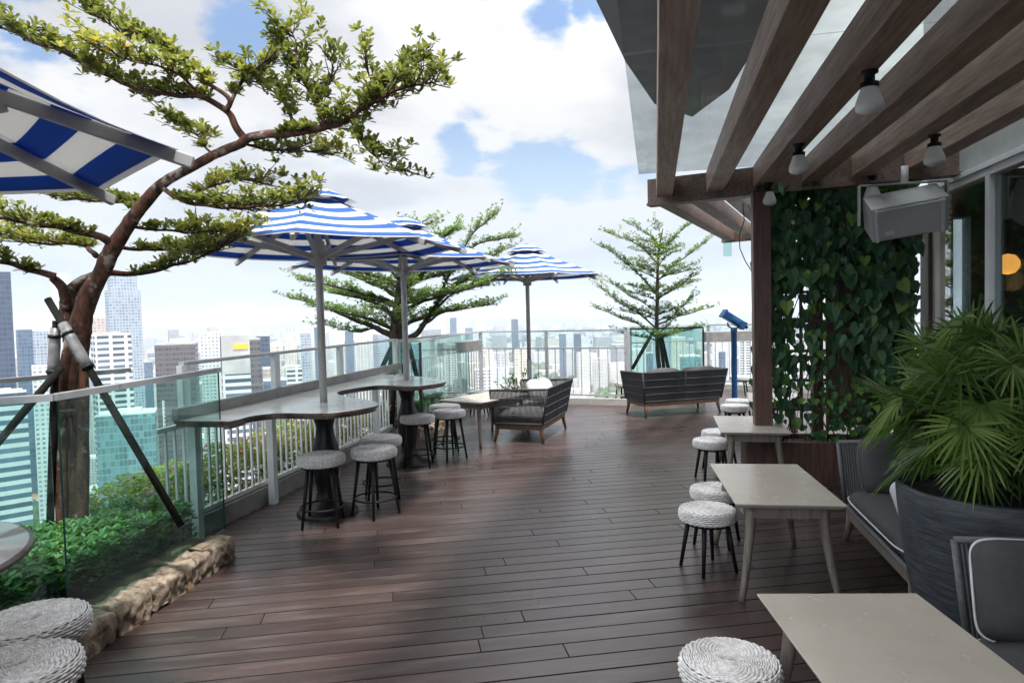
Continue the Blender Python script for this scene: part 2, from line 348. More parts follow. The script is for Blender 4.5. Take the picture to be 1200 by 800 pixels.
# ------------------------------------------------------------------ terrace deck
def V2(p): return (p.x, p.y)
RAILU = -3.65
railpts = [Vector((-6.2, -1.5, 0)), Vector((-5.3, .6, 0)), Vector((-4.4, 2.6, 0)), Vector((-3.86, 4.4, 0)), Vector((-3.66, 5.5, 0)), Vector((-3.64, 9.15, 0))]
railpts2 = [Vector((-3.64, 9.15, 0)), Vector((-3.75, 11.2, 0)), G(563, 388, 1.42)*1.0]
railpts2[-1].z = 0
far = [railpts2[-1], G(640, 387, 1.42), G(733, 385.5, 1.42), D(738, 380, 14.6), D(830, 380, 15.0), D(905, 377, 14.2), D(1120, 377, 12.0)]
for p in far: p.z = 0
far[0] = railpts2[-1]
deckpoly = [(p.x, p.y) for p in railpts[:-1]+railpts2+far[1:]] + [(9, -1.5)]
# boards
BA = R(90-68.9); bd = Vector((math.cos(BA), math.sin(BA), 0)); bn = Vector((-bd.y, bd.x, 0))
def clip(off):                              # intervals of a board row inside the deck outline
    xs = []
    n = len(deckpoly)
    for i in range(n):
        a = Vector((*deckpoly[i], 0)); b = Vector((*deckpoly[(i+1) % n], 0))
        da, db = a.dot(bn)-off, b.dot(bn)-off
        if (da > 0) != (db > 0):
            p = a+(b-a)*(da/(da-db)); xs.append(p.dot(bd))
    xs.sort(); return [(xs[i], xs[i+1]) for i in range(0, len(xs)-1, 2)]
random.seed(3)
mb = MB(); W = .148; off = -6.0
while off < 16.5:
    for x0, x1 in clip(off+W/2):
        x = x0 - random.uniform(0, 2.0)
        while x < x1:
            a, b = max(x, x0), min(x+2.4, x1); x += 2.4
            if b-a < .03: continue
            r = random.random(); g = .0038; zt = random.uniform(-.0006, .0006)
            P = []
            for z, e in ((-.025, 0), (-.002, 0), (0, .002)):
                for aa, oo in ((a+.0015+e, off+g+e), (b-.0015-e, off+g+e), (b-.0015-e, off+W-g-e), (a+.0015+e, off+W-g-e)):
                    q = bd*aa+bn*oo; P.append((q.x, q.y, z+zt))
            fs = [(8, 9, 10, 11)]+[(k+i, k+(i+1) % 4, k+4+(i+1) % 4, k+4+i) for k in (0, 4) for i in range(4)]
            sx = r*37; us = [[(a+sx, 0), (b+sx, 0), (b+sx, W), (a+sx, W)]]+[[(sx, 0), (sx+.1, 0), (sx+.1, .02), (sx, .02)]]*8
            mb.add(P, fs, uvs=us, r=r, mi=[0]+[1]*8)
    off += W
struct(mb.build('deck', ['deck', 'deckend']))
mb = MB(); mb.prism(deckpoly, -.40, -.026); struct(mb.build('deck_underlay', 'deckend'))

# ------------------------------------------------------------------ railing round the terrace edge
def railing(pts, name, label, group, zpan=1.07, ztop=1.42, glassmat_='glassclear', kerb=.12, bal=True, first=True, sp=.125, balmat='alu', off=0.0, post='alu', skip=False):
    t = thing(name, label, 'railing', (0, 0, 0), 0, group)
    k = MB(); r_ = MB(); b_ = MB(); g_ = MB()
    for a, b in zip(pts[:-1], pts[1:]):
        d = (b-a).normalized(); Lg = (b-a).length
        k.beam(a+Vector((0, 0, kerb/2-.02)), b+Vector((0, 0, kerb/2-.02)), .14, kerb+.04)
        r_.beam(a+Vector((0, 0, ztop-.015)), b+Vector((0, 0, ztop-.015)), .05, .03)
        if bal:
            b_.beam(a+Vector((0, 0, zpan)), b+Vector((0, 0, zpan)), .035, .03)
            b_.beam(a+Vector((0, 0, kerb+.06)), b+Vector((0, 0, kerb+.06)), .03, .03)
            nb = int(Lg/sp)
            for i in range(1, nb):
                p = a+d*(Lg*i/nb); b_.box((p.x, p.y, (zpan+kerb+.06)/2), (.014, .014, zpan-kerb-.06), math.atan2(d.y, d.x))
        zb = zpan+.03 if bal else kerb+.03
        g_.beam(a+d*.04+Vector((0, 0, (zb+ztop-.03)/2)), b-d*.04+Vector((0, 0, (zb+ztop-.03)/2)), .008, ztop-.03-zb)
    k.build('kerb', 'kerb', t); r_.build('handrail', 'alu', t); g_.build('glass_panel', glassmat_, t)
    if bal: b_.build('balusters', balmat, t)
    for i, (a, b) in enumerate(zip(pts[:-1], pts[1:])):
        d = (b-a).normalized(); Lg = (b-a).length; n = max(1, round(Lg/1.45))
        for q in range(n+(1 if i == len(pts)-2 and not skip else 0)):
            if skip and i > 0: continue
            p = a+d*(Lg*q/n); m = MB(); m.box((p.x, p.y, ztop/2-.01), (.055, .055, ztop-.02), math.atan2(d.y, d.x)); m.build('post', post, t)
    return t
railing(railpts[:4], 'railing', 'aluminium railing with glass behind the leaning tree planter', None, bal=False, skip=True)
# railing section behind the bar: white balusters below the counter, posts and glass above it
sec = thing('railing', 'white baluster railing under the wavy stone bar counter', 'railing')
x0, x1 = Vector((-3.70, 4.45, 0)), Vector((-3.74, 9.2, 0)); m = MB()
m.beam(x0+Vector((0, 0, .07)), x1+Vector((0, 0, .07)), .10, .18); m.build('kerb', 'upstand', sec)
m = MB(); m.beam(x0+Vector((0, 0, .19)), x1+Vector((0, 0, .19)), .035, .035); m.beam(x0+Vector((0, 0, .93)), x1+Vector((0, 0, .93)), .035, .035); m.build('rail', 'white', sec)
m = MB()
for i in range(1, 46):
    p = x0+(x1-x0)*i/46; m.box((p.x, p.y, .56), (.018, .018, .74))
m.build('balusters', 'white', sec)
m = MB(); m.beam((RAILU, 4.7, 1.425), (RAILU, 9.25, 1.425), .05, .028); m.build('handrail', 'alu', sec)
m = MB(); m.beam((RAILU, 4.7, 1.245), (RAILU, 9.25, 1.245), .008, .31); m.build('glass_panel', 'glassclear', sec)
for v in (4.72, 6.05, 7.45, 9.2):
    m = MB(); m.box((RAILU, v, 1.24), (.05, .09, .345)); m.build('post', 'white', sec)
railing([railpts2[0]+Vector((0, .12, 0)), railpts2[1], railpts2[2]], 'railing', 'railing behind the second planted tree', None)
railing(far[:3], 'railing', 'far aluminium railing beyond the armchairs and third parasol', None, sp=.165)
railing([far[2]+Vector((.05, .05, 0))]+far[3:], 'railing', 'railing with grey ledge behind the blue telescope', None, sp=.15)
m = MB(); a = D(825, 395, 13.6); b = D(905, 394, 13.6); a.z = b.z = 1.2; m.beam(a, b, .30, .20); o = m.build('ledge', 'upstand'); tag(o, 'grey rendered ledge between far railing and blue telescope', 'ledge')
m = MB(); a = D(520, 407, 12.2); b = D(557, 402, 13.4); a.z = b.z = 1.16; m.beam(a, b, .30, .20); o = m.build('ledge', 'upstand'); tag(o, 'grey rendered ledge at the far corner behind green glass', 'ledge')

# ------------------------------------------------------------------ bar counter with two lobes
edge = [(258, 497), (280, 491), (300, 486), (330, 483.5), (360, 484.5), (388, 484), (412, 481), (430, 478), (441, 475.5), (444, 473), (440, 470.5), (428, 468), (408, 465), (396, 462), (394, 459.5), (400, 457.5), (422, 453.5), (445, 451), (465, 452), (481, 453), (505, 450.5), (518, 448.5), (524, 446.8), (520, 445), (510, 443), (490, 440.8), (468, 439.4), (450, 438.6)]
P = [G(x, y, 1.0) for x, y in edge]
P = [Vector((-3.15, 4.55, 1)), Vector((-3.12, 4.75, 1))]+P+[Vector((-3.62, 9.2, 1))]+[Vector((-3.62, 4.55, 1))]
def smoothpoly(pts, it=2):
    for _ in range(it):
        q = []
        for i in range(len(pts)-1):
            q += [pts[i]*.75+pts[i+1]*.25, pts[i]*.25+pts[i+1]*.75]
        pts = [pts[0]]+q+[pts[-1]]
    return pts
core = smoothpoly(P[:-2], 2)+P[-2:]
bc = thing('bar_counter', 'wavy grey stone bar counter with two round lobes along the railing', 'bar counter')
def inset(poly, d):
    n = len(poly); out = []
    ar = sum(poly[i].x*poly[(i+1) % n].y-poly[(i+1) % n].x*poly[i].y for i in range(n)); sg = 1 if ar > 0 else -1
    for i in range(n):
        t = (poly[(i+1) % n]-poly[i-1]); t.z = 0; t.normalize(); out.append(poly[i]+Vector((-t.y, t.x, 0))*d*sg)
    return out
m = MB(); m.prism([V2(p) for p in core], .978, 1.0, sidemi=1); m.build('counter_top', ['counter', 'counteredge'], bc)
m = MB(); m.prism([V2(p) for p in inset(core, .018)], .950, .9775, smooth=False); m.build('counter_trim', 'counteredge', bc)
m = MB(); m.box((RAILU+.04, 6.9, 1.045), (.05, 4.7, .088)); m.build('upstand', 'upstand', bc)
for (u, v) in ((-3.60, 4.75), (-3.60, 5.85), (-3.50, 6.95), (-3.48, 8.05), (-3.50, 9.1)):
    m = MB(); m.box((u, v, .475), (.065, .065, .95)); m.build('leg', 'white', bc)
pedprof = [(.27, 0), (.27, .02), (.25, .035), (.16, .07), (.10, .13), (.085, .20), (.095, .26), (.115, .36), (.125, .48), (.115, .60), (.085, .70), (.075, .78), (.10, .87), (.135, .93), (.14, .949)]
POLE = [G(384, 600, 0), G(479.5, 543, 0)]
for p in POLE:
    m = MB(); m.lathe(pedprof, 28, (p.x, p.y, 0)); m.build('pedestal', 'black', bc)
# round table in the near-left corner
C0 = Vector((-2.87, 1.72, 0))
A_, B_ = G(233, 193, 2.32), G(155, 235, 2.32); mid = (A_+B_)/2; dd = (B_-A_); dd.normalize(); out = Vector((-dd.y, dd.x, 0))
if out.x > 0: out = -out
cen = mid+out*1.365*math.cos(PI/8); cen.z = 0; ang = math.atan2((A_-cen).y, (A_-cen).x)
edgep = G(38, 635, 1.0); RT = math.hypot(edgep.x-cen.x, edgep.y-cen.y); tcn = cen.lerp(Vector((edgep.x, edgep.y, 0)), 1-.60/RT); RT = .60
rtb = thing('round_table', 'round grey stone bar table with dark rim beside the near glass screen', 'table', (tcn.x, tcn.y, 0))
m = MB(); m.lathe([(RT-.045, .95), (RT-.045, .953), (RT-.04, .978), (RT-.015, .984), (RT-.015, 1.0), (.0, 1.0)], 64); m.build('table_top', 'counter', rtb)
m = MB(); m.lathe([(RT-.013, .976), (RT, .98), (RT, .994), (RT-.013, .999)], 64); m.build('rim', 'counteredge', rtb)
m = MB(); m.lathe(pedprof, 28); m.build('pedestal', 'black', rtb)

# ------------------------------------------------------------------ planters, glass screens
def stones(t, a, b, n, h=.165, depth=.2, seed=1):
    rnd = random.Random(seed); d = (b-a); Lg = d.length; d.normalize(); nn = Vector((-d.y, d.x, 0)); x = 0
    ws = [rnd.uniform(.8, 1.25) for _ in range(n)]; sm = sum(ws)
    for i, w_ in enumerate(ws):
        ln = Lg*w_/sm; hh = h*rnd.uniform(.93, 1.07); m = MB(); nx, ny, nz = 22, 11, 10; off = Vector((rnd.random()*9, rnd.random()*9, 0))
        def sp(X, Y, Z):
            e = .03
            q = Vector((max(e, min(ln-e, X)), max(e, min(depth-e, Y)), max(0, min(hh-e, Z))))
            v = Vector((X, Y, Z))-q
            if v.length > 0: v = v.normalized()*min(v.length, e)
            q = q+v; nv = noise.noise_vector((q+off)*7)*.019+noise.noise_vector((q+off)*22)*.016+noise.noise_vector((q+off)*55)*.006
            return q+nv
        idx = {}
        vs = []; fs = []
        def vid(i_, j_, k_):
            key = (i_, j_, k_)
            if key not in idx: idx[key] = len(vs); vs.append(sp(.018+(ln-.036)*i_/nx, depth*j_/ny, hh*k_/nz))
            return idx[key]
        for i_ in range(nx):
            for j_ in range(ny): fs.append((vid(i_, j_, nz), vid(i_+1, j_, nz), vid(i_+1, j_+1, nz), vid(i_, j_+1, nz)))
            for k_ in range(nz):
                fs.append((vid(i_, 0, k_), vid(i_+1, 0, k_), vid(i_+1, 0, k_+1), vid(i_, 0, k_+1))); fs.append((vid(i_+1, ny, k_), vid(i_, ny, k_), vid(i_, ny, k_+1), vid(i_+1, ny, k_+1)))
        for j_ in range(ny):
            for k_ in range(nz):
                fs.append((vid(0, j_+1, k_), vid(0, j_, k_), vid(0, j_, k_+1), vid(0, j_+1, k_+1))); fs.append((vid(nx, j_, k_), vid(nx, j_+1, k_), vid(nx, j_+1, k_+1), vid(nx, j_, k_+1)))
        vs = [a+d*(x+p.x)+nn*p.y+Vector((0, 0, p.z)) for p in vs]
        m.add(vs, fs, smooth=True); m.build('stone', 'stone', t); x += ln
def planter(label, poly, runs, n, zs=.10, seed=1):
    t = thing('stone_planter', label, 'planter')
    m = MB(); m.prism([V2(p) for p in poly], .004, zs); m.build('soil', 'soil', t)
    for (a, b, k) in runs: stones(t, a, b, k, seed=seed)
    return t
def leaf(m, p, d, up_, ln, wd, r, fold=.25, shape='ob'):
    d = d.normalized(); sd_ = d.cross(up_);
    if sd_.length < 1e-3: sd_ = d.orthogonal()
    sd_.normalize(); nn = sd_.cross(d)
    if shape == 'ob': pr = ((.45, .40), (.80, .5)); tip = 1.0
    else: pr = ((.3, .5), (.65, .38)); tip = 1.0
    L_ = [p]+[p+d*ln*a - sd_*wd*b + nn*wd*fold for a, b in pr]+[p+d*ln*tip]+[p+d*ln*a + sd_*wd*b + nn*wd*fold for a, b in reversed(pr)]
    m.add([L_[0], L_[1], L_[2], L_[3], L_[4], L_[5]], [(0, 3, 2, 1), (0, 5, 4, 3)], r=r)
def ground_cover(name, label, poly, n, zb, h, ln, mat, seed, flowers=0, cat='ground cover'):
    rnd = random.Random(seed); m = MB(); xs = [p.x for p in poly]; ys = [p.y for p in poly]; N = len(poly)
    def inside(x, y):
        c = False
        for i in range(N):
            a, b = poly[i], poly[i-1]
            if (a.y > y) != (b.y > y) and x < (b.x-a.x)*(y-a.y)/(b.y-a.y)+a.x: c = not c
        return c
    k = 0; fl = MB()
    while k < n:
        x, y = rnd.uniform(min(xs), max(xs)), rnd.uniform(min(ys), max(ys))
        if not inside(x, y): continue
        k += 1; hh = h*(.55+.75*(.5+.5*noise.noise(Vector((x*2.1, y*2.1, seed)))))
        z = zb+hh*math.sqrt(rnd.random()); p = Vector((x, y, z))
        for q in range(4):
            an = rnd.uniform(0, 2*PI); d = Vector((math.cos(an), math.sin(an), rnd.uniform(.0, .9)))
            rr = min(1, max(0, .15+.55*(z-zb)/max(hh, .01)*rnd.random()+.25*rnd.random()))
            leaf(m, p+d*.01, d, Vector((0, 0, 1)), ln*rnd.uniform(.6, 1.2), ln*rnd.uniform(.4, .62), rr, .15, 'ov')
        if flowers and rnd.random() < flowers and z > zb+hh*.75:
            for q in range(5):
                an = rnd.uniform(0, 2*PI); d = Vector((math.cos(an), math.sin(an), rnd.uniform(.3, 1.2)))
                leaf(fl, p+Vector((0, 0, .02)), d, Vector((0, 0, 1)), .05, .045, rnd.random(), .1, 'ov')
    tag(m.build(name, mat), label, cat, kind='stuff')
    if flowers: tag(fl.build('flowers', 'flower'), 'pink and mauve blossoms on the hedge outside the balusters', 'flowers', kind='stuff')

gA = G(90, 782, 0); gB = G(277, 653, 0); dAB = (gB-gA).normalized(); nAB = Vector((-dAB.y, dAB.x, 0))
gL = Vector((-3.95, 2.05, 0))
poly1 = [gA+nAB*.17, gB+nAB*.17-dAB*.05, Vector((-3.62, 4.42, 0)), Vector((-3.9, 4.4, 0)), Vector((-4.45, 2.55, 0)), Vector((-4.6, 2.0, 0)), gL]
planter('stone edged planter of low greenery around the leaning tree', poly1, [(gA, gB, 5), (gL+Vector((0, -.08, 0)), gA, 4), (gB-nAB*.0+nAB*.2+dAB*-.2, gB+nAB*.62-dAB*.12, 2)], 5, .15, seed=4)
ground_cover('ground_cover', 'dense low green plants filling the planter behind the near glass', [gA+nAB*.26, gB+nAB*.26-dAB*.06, Vector((-3.66, 4.38, 0)), Vector((-3.9, 4.3, 0)), Vector((-4.45, 2.55, 0)), Vector((-4.55, 2.1, 0)), gL+Vector((.05, .15, 0))], 5600, .17, .30, .052, 'leafg', 11)
def glass_screen(label, runs, ztop=1.4, z0=.15, rail='alu', frame=None, mat='glass'):
    t = thing('glass_screen', label, 'glass screen')
    for a, b in runs:
        d = (b-a).normalized(); nn = Vector((-d.y, d.x, 0)); A, B = a+d*.03, b-d*.02; m = MB(); h = .006
        vs = [A-nn*h, B-nn*h, B+nn*h, A+nn*h]; vs = [Vector((p.x, p.y, z)) for z in (z0, ztop-.03) for p in vs]
        m.add(vs, [(0, 1, 5, 4), (2, 3, 7, 6)], mi=0); m.add(vs, [(1, 2, 6, 5), (3, 0, 4, 7), (4, 5, 6, 7), (0, 3, 2, 1)], mi=1)
        m.build('glass_panel', [mat, 'glassedge'], t)
        m = MB(); m.beam(a+Vector((0, 0, ztop-.02)), b+Vector((0, 0, ztop-.02)), .04, .035); m.build('top_rail', rail, t)
    if frame:
        for p in frame:
            m = MB(); m.box((p.x, p.y, ztop/2-.02), (.03, .03, ztop-.04)); m.build('frame_post', 'greenframe', t)
    return t
def Z0(p): return Vector((p.x, p.y, 0))
s1c = Z0(G(62, 461, 1.4)); s1e = Z0(G(257, 430, 1.4)); s1l = s1c+(Z0(G(0, 465, 1.4))-s1c).normalized()*1.1
s1c = s1c
glass_screen('green tinted glass screen with metal top rail around the leaning tree', [(s1l, s1c), (s1c, s1e)])
# second planter and screen
K0 = Vector((-3.62, 9.3, 0)); K1 = Z0(G(492, 398, 1.42)); K2 = Z0(G(549, 389, 1.42))
dK = (K2-K1).normalized()
poly2 = [K0, K1, K2, railpts2[2]+Vector((-.1, -.1, 0)), railpts2[1]+Vector((.06, 0, 0))]
planter('stone edged planter around the second tree beyond the bar', poly2, [(K1+Vector((.12, -.08, 0)), K2+Vector((.12, -.3, 0)), 9), (K0+Vector((.08, -.12, 0)), K1+Vector((.1, -.12, 0)), 3)], 7, .12, seed=9)
ground_cover('ground_cover', 'green plants in the planter of the second tree', [K0+Vector((.1, .1, 0)), K1+Vector((-.05, .1, 0)), K2+Vector((-.2, -.2, 0)), railpts2[2]+Vector((-.2, -.4, 0)), railpts2[1]+Vector((.15, 0, 0))], 2600, .10, .38, .06, 'leafg', 12)
glass_screen('green glass screen with a dark upright before the second tree', [(K0, K1), (K1, K2)], 1.42, .14, frame=[K1])
# third planter and screen
S0 = D(733, 386, 12.9); S1 = D(824, 383, 12.9); S0.z = S1.z = 0
poly3 = [S0, S1, D(822, 383, 14.6), D(742, 385, 14.3)]
for p in poly3: p.z = 0
t3 = planter('stone edged planter around the slim far tree', poly3, [(S0+Vector((.0, -.1, 0)), S1+Vector((0, -.1, 0)), 6), (Z0(poly3[3])+Vector((-.1, 0, 0)), S0+Vector((-.12, 0, 0)), 4)], 6, .12, seed=14)
ground_cover('ground_cover', 'green plants in the planter of the slim far tree', [S0+Vector((.1, .2, 0)), S1+Vector((-.1, .2, 0)), poly3[2], poly3[3]], 700, .10, .25, .06, 'leafg', 13)
glass_screen('green glass screen in a dark frame before the slim far tree', [(S0, S1)], 1.43, .14, rail='greenframe', frame=[S0, S1])
# hedge outside the balusters
hp = [Vector((-3.83, 4.5, 0)), Vector((-3.83, 9.6, 0)), Vector((-4.5, 9.6, 0)), Vector((-4.5, 4.5, 0))]
m = MB(); m.prism([V2(p) for p in hp], -.45, -.05); tag(m.build('outer_planter', 'upstand'), 'concrete trough of soil outside the bar railing', 'planter')
ground_cover('hedge', 'flowering yellow green hedge seen through the bar balusters', [p*1.0 for p in hp], 5200, -.08, .60, .05, 'leafh', 21, flowers=.035, cat='hedge')

# ------------------------------------------------------------------ pergola (frame of the terrace: y runs along its beams)
pg = thing('pergola', 'dark timber pergola of parallel beams over the seating on the right', 'pergola')
def zl(u): return 7.62-.30*u
for u in (.03, .53, .97, 1.40, 1.81, 2.22):
    m = MB(); v1 = zl(u+.085)-.10; m.box((u+.085, (v1-3.0)/2, 3.055), (.165, v1+3.0, .21)); m.build('beam', 'beam' , pg, bevel=.006)
m = MB(); m.beam((-.05, zl(-.05), 3.03), (2.9, zl(2.9), 3.03), .09, .27); m.build('cross_beam', 'beamdark', pg, bevel=.005)
m = MB(); m.beam((-.05, zl(-.05)-.045, 2.885), (2.9, zl(2.9)-.045, 2.885), .16, .025); m.build('cross_trim', 'beamdark', pg)
d2 = Vector((math.sin(R(14.4)), math.cos(R(14.4)), 0)); n2v = Vector((d2.y, -d2.x, 0))
for k, o_ in enumerate((.06, .42, .78, 1.16, 1.6, 2.1)):
    a = Vector((0, 7.70, 3.03))+n2v*o_; a.y = zl(a.x)+.10; b = a+d2*5.0
    m = MB(); m.beam(a, b, .16, .19); m.build('far_beam', 'beamdark', pg, bevel=.006)
a = Vector((0, 7.7, 3.03))+d2*5.0; m = MB(); m.beam(a+n2v*-.06+Vector((0, .12, 0)), a+n2v*2.4+Vector((0, -.55, 0)), .10, .23); m.build('end_beam', 'beamdark', pg, bevel=.005)
m = MB(); q = G(894, 516, .44); m.box((q.x, q.y, 1.66), (.165, .165, 2.44)); m.build('post', 'post', pg, bevel=.006)
m = MB(); m.box((1.62, 7.50, 1.66), (.10, .10, 2.44)); m.build('post', 'post', pg, bevel=.006)
a2 = Vector((0, 7.7, 0))+d2*4.85+n2v*2.2
m = MB(); m.box((a2.x, a2.y, 1.45), (.15, .15, 2.94)); m.build('post', 'post', pg, bevel=.006)
gr = thing('glass_roof', 'dusty clear glass roof sheets laid over the pergola beams', 'glass roof')
m = MB()
for k, (va, vb) in enumerate(((-3, .6), (.62, 4.0), (4.02, 7.5))):
    for (ua, ub) in ((-.15, 1.2), (1.21, 2.75)):
        c = Vector(((ua+ub)/2, (va+vb)/2, 3.215)); m.box(c, (ub-ua, vb-va, .012))
m.build('glass_sheet', 'roofglass', gr)
for u in (-.02, .94, 1.80):
    for v in (1.4, 3.4, 5.4, 7.0):
        m = MB(); m.lathe([(.02, 3.155), (.02, 3.208)], 8, (u+.12, v, 0)); m.lathe([(.035, 3.222), (.035, 3.232), (.02, 3.236)], 8, (u+.12, v, 0)); m.build('fixing', 'black', gr)
m = MB()
pts = [a_ for a_ in ((-.9, -4), (-.43, 5.4), (-.245, 6.93), (.03, 8.4), (.5, 9.1), (.85, 8.1), (1.05, 6.0), (1.1, 1.2), (2.6, .9), (2.6, -4))]
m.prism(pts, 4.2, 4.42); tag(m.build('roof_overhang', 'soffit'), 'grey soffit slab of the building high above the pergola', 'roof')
# glass bracket at the far end of the pergola
m = MB(); q = Vector((0, 7.7, 0))+d2*4.75+n2v*.05; m.box((q.x, q.y, 2.78), (.14, .02, .26)); tag(m.build('glass_bracket', 'glass'), 'small green glass fin hanging from the far pergola corner', 'bracket')

# ------------------------------------------------------------------ building front on the right
FU = 2.65
bf = thing('building_front', 'pale building front with white framed windows behind the palm', 'building')
m = MB(); m.box((FU+.10, 2.2, 3.28), (.2, 10.6, .78)); m.build('header', 'header', bf, bevel=.004)
m = MB(); m.box((FU+.045, 2.2, 2.862), (.13, 10.6, .045)); m.build('header_trim', 'winframe', bf)
m = MB(); m.box((FU+.10, 2.2, .13), (.2, 10.6, .26)); m.build('sill_wall', 'header', bf)
vs = [7.38, 6.30, 4.7, 3.1, 1.5, -.1, -1.7, -3.1]
for i, (va, vb) in enumerate(zip(vs[1:], vs[:-1])):
    wn_ = MB()
    wn_.box((FU+.05, vb-.035, 1.55), (.10, .07, 2.56)); wn_.box((FU+.05, va+.035, 1.55), (.10, .07, 2.56)) if i == len(vs)-2 else None
    wn_.box((FU+.05, (va+vb)/2-.035, .29), (.10, vb-va-.07, .06)); wn_.box((FU+.05, (va+vb)/2-.035, 2.805), (.10, vb-va-.07, .06))
    f = wn_.build('window', 'winframe', bf, bevel=.004)
    g = MB(); g.box((FU+.05, (va+vb)/2-.035, 1.55), (.012, vb-va-.072, 2.45)); g.build('pane', 'winglass', f)
m = MB(); m.box((FU+3.1, 1.75, 8.2), (6.2, 11.7, 9.0)); m.build('upper_wall', 'header', bf)
m = MB(); m.box((FU+.08, 7.50, 1.62), (.22, .22, 2.55)); m.build('corner_column', 'post', bf, bevel=.006)
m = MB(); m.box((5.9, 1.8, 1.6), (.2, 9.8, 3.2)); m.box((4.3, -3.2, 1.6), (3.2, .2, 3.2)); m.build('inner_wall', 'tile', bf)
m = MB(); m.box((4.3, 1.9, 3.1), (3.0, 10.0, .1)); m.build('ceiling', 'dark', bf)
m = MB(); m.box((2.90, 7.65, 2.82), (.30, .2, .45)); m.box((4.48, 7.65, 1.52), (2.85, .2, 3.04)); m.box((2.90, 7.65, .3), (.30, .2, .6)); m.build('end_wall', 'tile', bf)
m = MB(); m.box((3.6, 5.6, .5), (.5, 1.6, 1.0)); tag(m.build('service_counter', 'dark', bevel=.01), 'dark service counter inside the window', 'counter')
lampo = thing('pendant_lamp', 'lit amber round lamp inside the window', 'lamp', (3.04, 6.8, 2.08))
m = MB(); m.lathe([(.01, -.09), (.06, -.075), (.09, -.03), (.095, .0), (.09, .03), (.06, .075), (.01, .09)], 20); m.build('lamp_shade', 'amber', lampo)
m = MB(); m.tube([(0, 0, .08), (0, 0, .93)], .006, 6); m.build('cord', 'black', lampo)
pl = bpy.data.lights.new('lamp_light', 'POINT'); pl.energy = .5; pl.color = (1, .5, .15); pl.shadow_soft_size = .1; po = bpy.data.objects.new('lamp_light', pl); sc.collection.objects.link(po); po.location = (0, 0, -.14); po.parent = lampo

# speaker hung from the beams
spk = thing('speaker', 'grey wedge loudspeaker hanging from the pergola on a bracket', 'speaker')
SS = 1.26; a = D(1066, 257, 5.8)
spk.location = a; spk.rotation_euler = (R(0), R(0), R(-2))
Rm = Matrix.Rotation(R(28), 3, 'X') @ Matrix.Rotation(R(-9), 3, 'Y')
def rb(c, sz, mat, name, par, bev=.004):
    m = MB(); m.box((0, 0, 0), sz); m.v = [tuple((Rm @ Vector(v)+Rm @ Vector(c))*SS) for v in m.v]; return m.build(name, mat, par, bevel=bev)
rb((0, .12, 0), (.46, .26, .24), 'speaker', 'cabinet', spk)
rb((0, -.018, 0), (.42, .016, .21), 'speakertrim' if False else 'speaker', 'grille', spk)
rb((-.205, -.03, 0), (.018, .016, .23), 'speakertrim', 'trim', spk); rb((.19, -.03, 0), (.018, .016, .23), 'speakertrim', 'trim', spk)
rb((-.13, -.034, -.06), (.055, .008, .035), 'speakertrim', 'badge', spk)
m = MB(); m.box((0, .2, .335), (.68, .06, .012)); m.box((.345, .2, .16), (.012, .06, .35)); m.box((-.345, .2, .16), (.012, .06, .35)); m.build('bracket', 'speaker', spk)
m = MB(); m.tube([(0.02, .2, .34), (.02, .2, 2.95-a.z)], .03, 10); m.build('stem', 'speakertrim', spk)

# globe lamps under two of the beams
def make_globe(label):
    t = thing('ceiling_lamp', label, 'lamp', (0, 0, 0), 0, 'white globe lamps under the pergola beams')
    m = MB(); m.lathe([(.042, 0), (.042, -.012), (.026, -.016), (.026, -.055), (.045, -.06), (.045, -.085)], 20); m.build('fitting', 'black', t)
    m = MB(); m.lathe([(.040, -.082), (.046, -.10), (.062, -.145), (.070, -.175), (.066, -.198), (.045, -.214), (.01, -.222)], 24); m.build('lamp_shade', 'globe', t)
    return t
gl = make_globe('largest white globe lamp, hanging nearest overhead from the third beam')
for i, (px, py, lb) in enumerate(((1019, 118, None), (936, 193, 'white globe lamp on the third beam, midway to the vine post'), (901, 233, 'white globe lamp right beside the top of the vine post'), (1095, 183, 'white globe lamp above the loudspeaker'), (1022, 225, 'small white globe lamp in shade above the climbing vine'))):
    p = G(px, py, 2.80)
    loc = (p.x, p.y, 2.949)
    if i == 0: gl.location = loc
    else: dup(gl, loc, 0, lb)
# ------------------------------------------------------------------ wicker stools
ANG = (62, 44, 26, 8, -10, -28, -46)
def wicker_pad(z0, R0, th, spokes=30, seg=170):
    m = MB(); n = 4
    prof = [(r, z0+th) for r in [R0*k/21.0 for k in range(1, 20)]]
    for a in ANG: prof.append((R0*.92+R0*.09*math.cos(R(a)), z0+th*.5+th*.5*math.sin(R(a))))
    prof.append((R0*.86, z0))
    for q, (r, z) in enumerate(prof):
        ns = max(24, int(seg*min(1, .35+r/R0))); outer = q > 18; pts = []
        for i in range(ns):
            an = 2*PI*i/ns; am = .0026*math.cos(an*spokes/1.0+q*PI)
            nz = 1 if not outer else math.sin(R((ANG+(-80,))[min(q-19, 7)])); nr = 0 if not outer else math.cos(R((ANG+(-80,))[min(q-19, 7)]))
            hump = -.006*math.exp(-(r/.03)**2); rr = r+am*nr+noise.noise(Vector((an*9, q*3.1, 0)))*.0012; pts.append((rr*math.cos(an), rr*math.sin(an), z+am*nz+hump))
        m.r = random.random(); rad = .0050
        m.tube(pts, rad, n, closed=True)
    return m
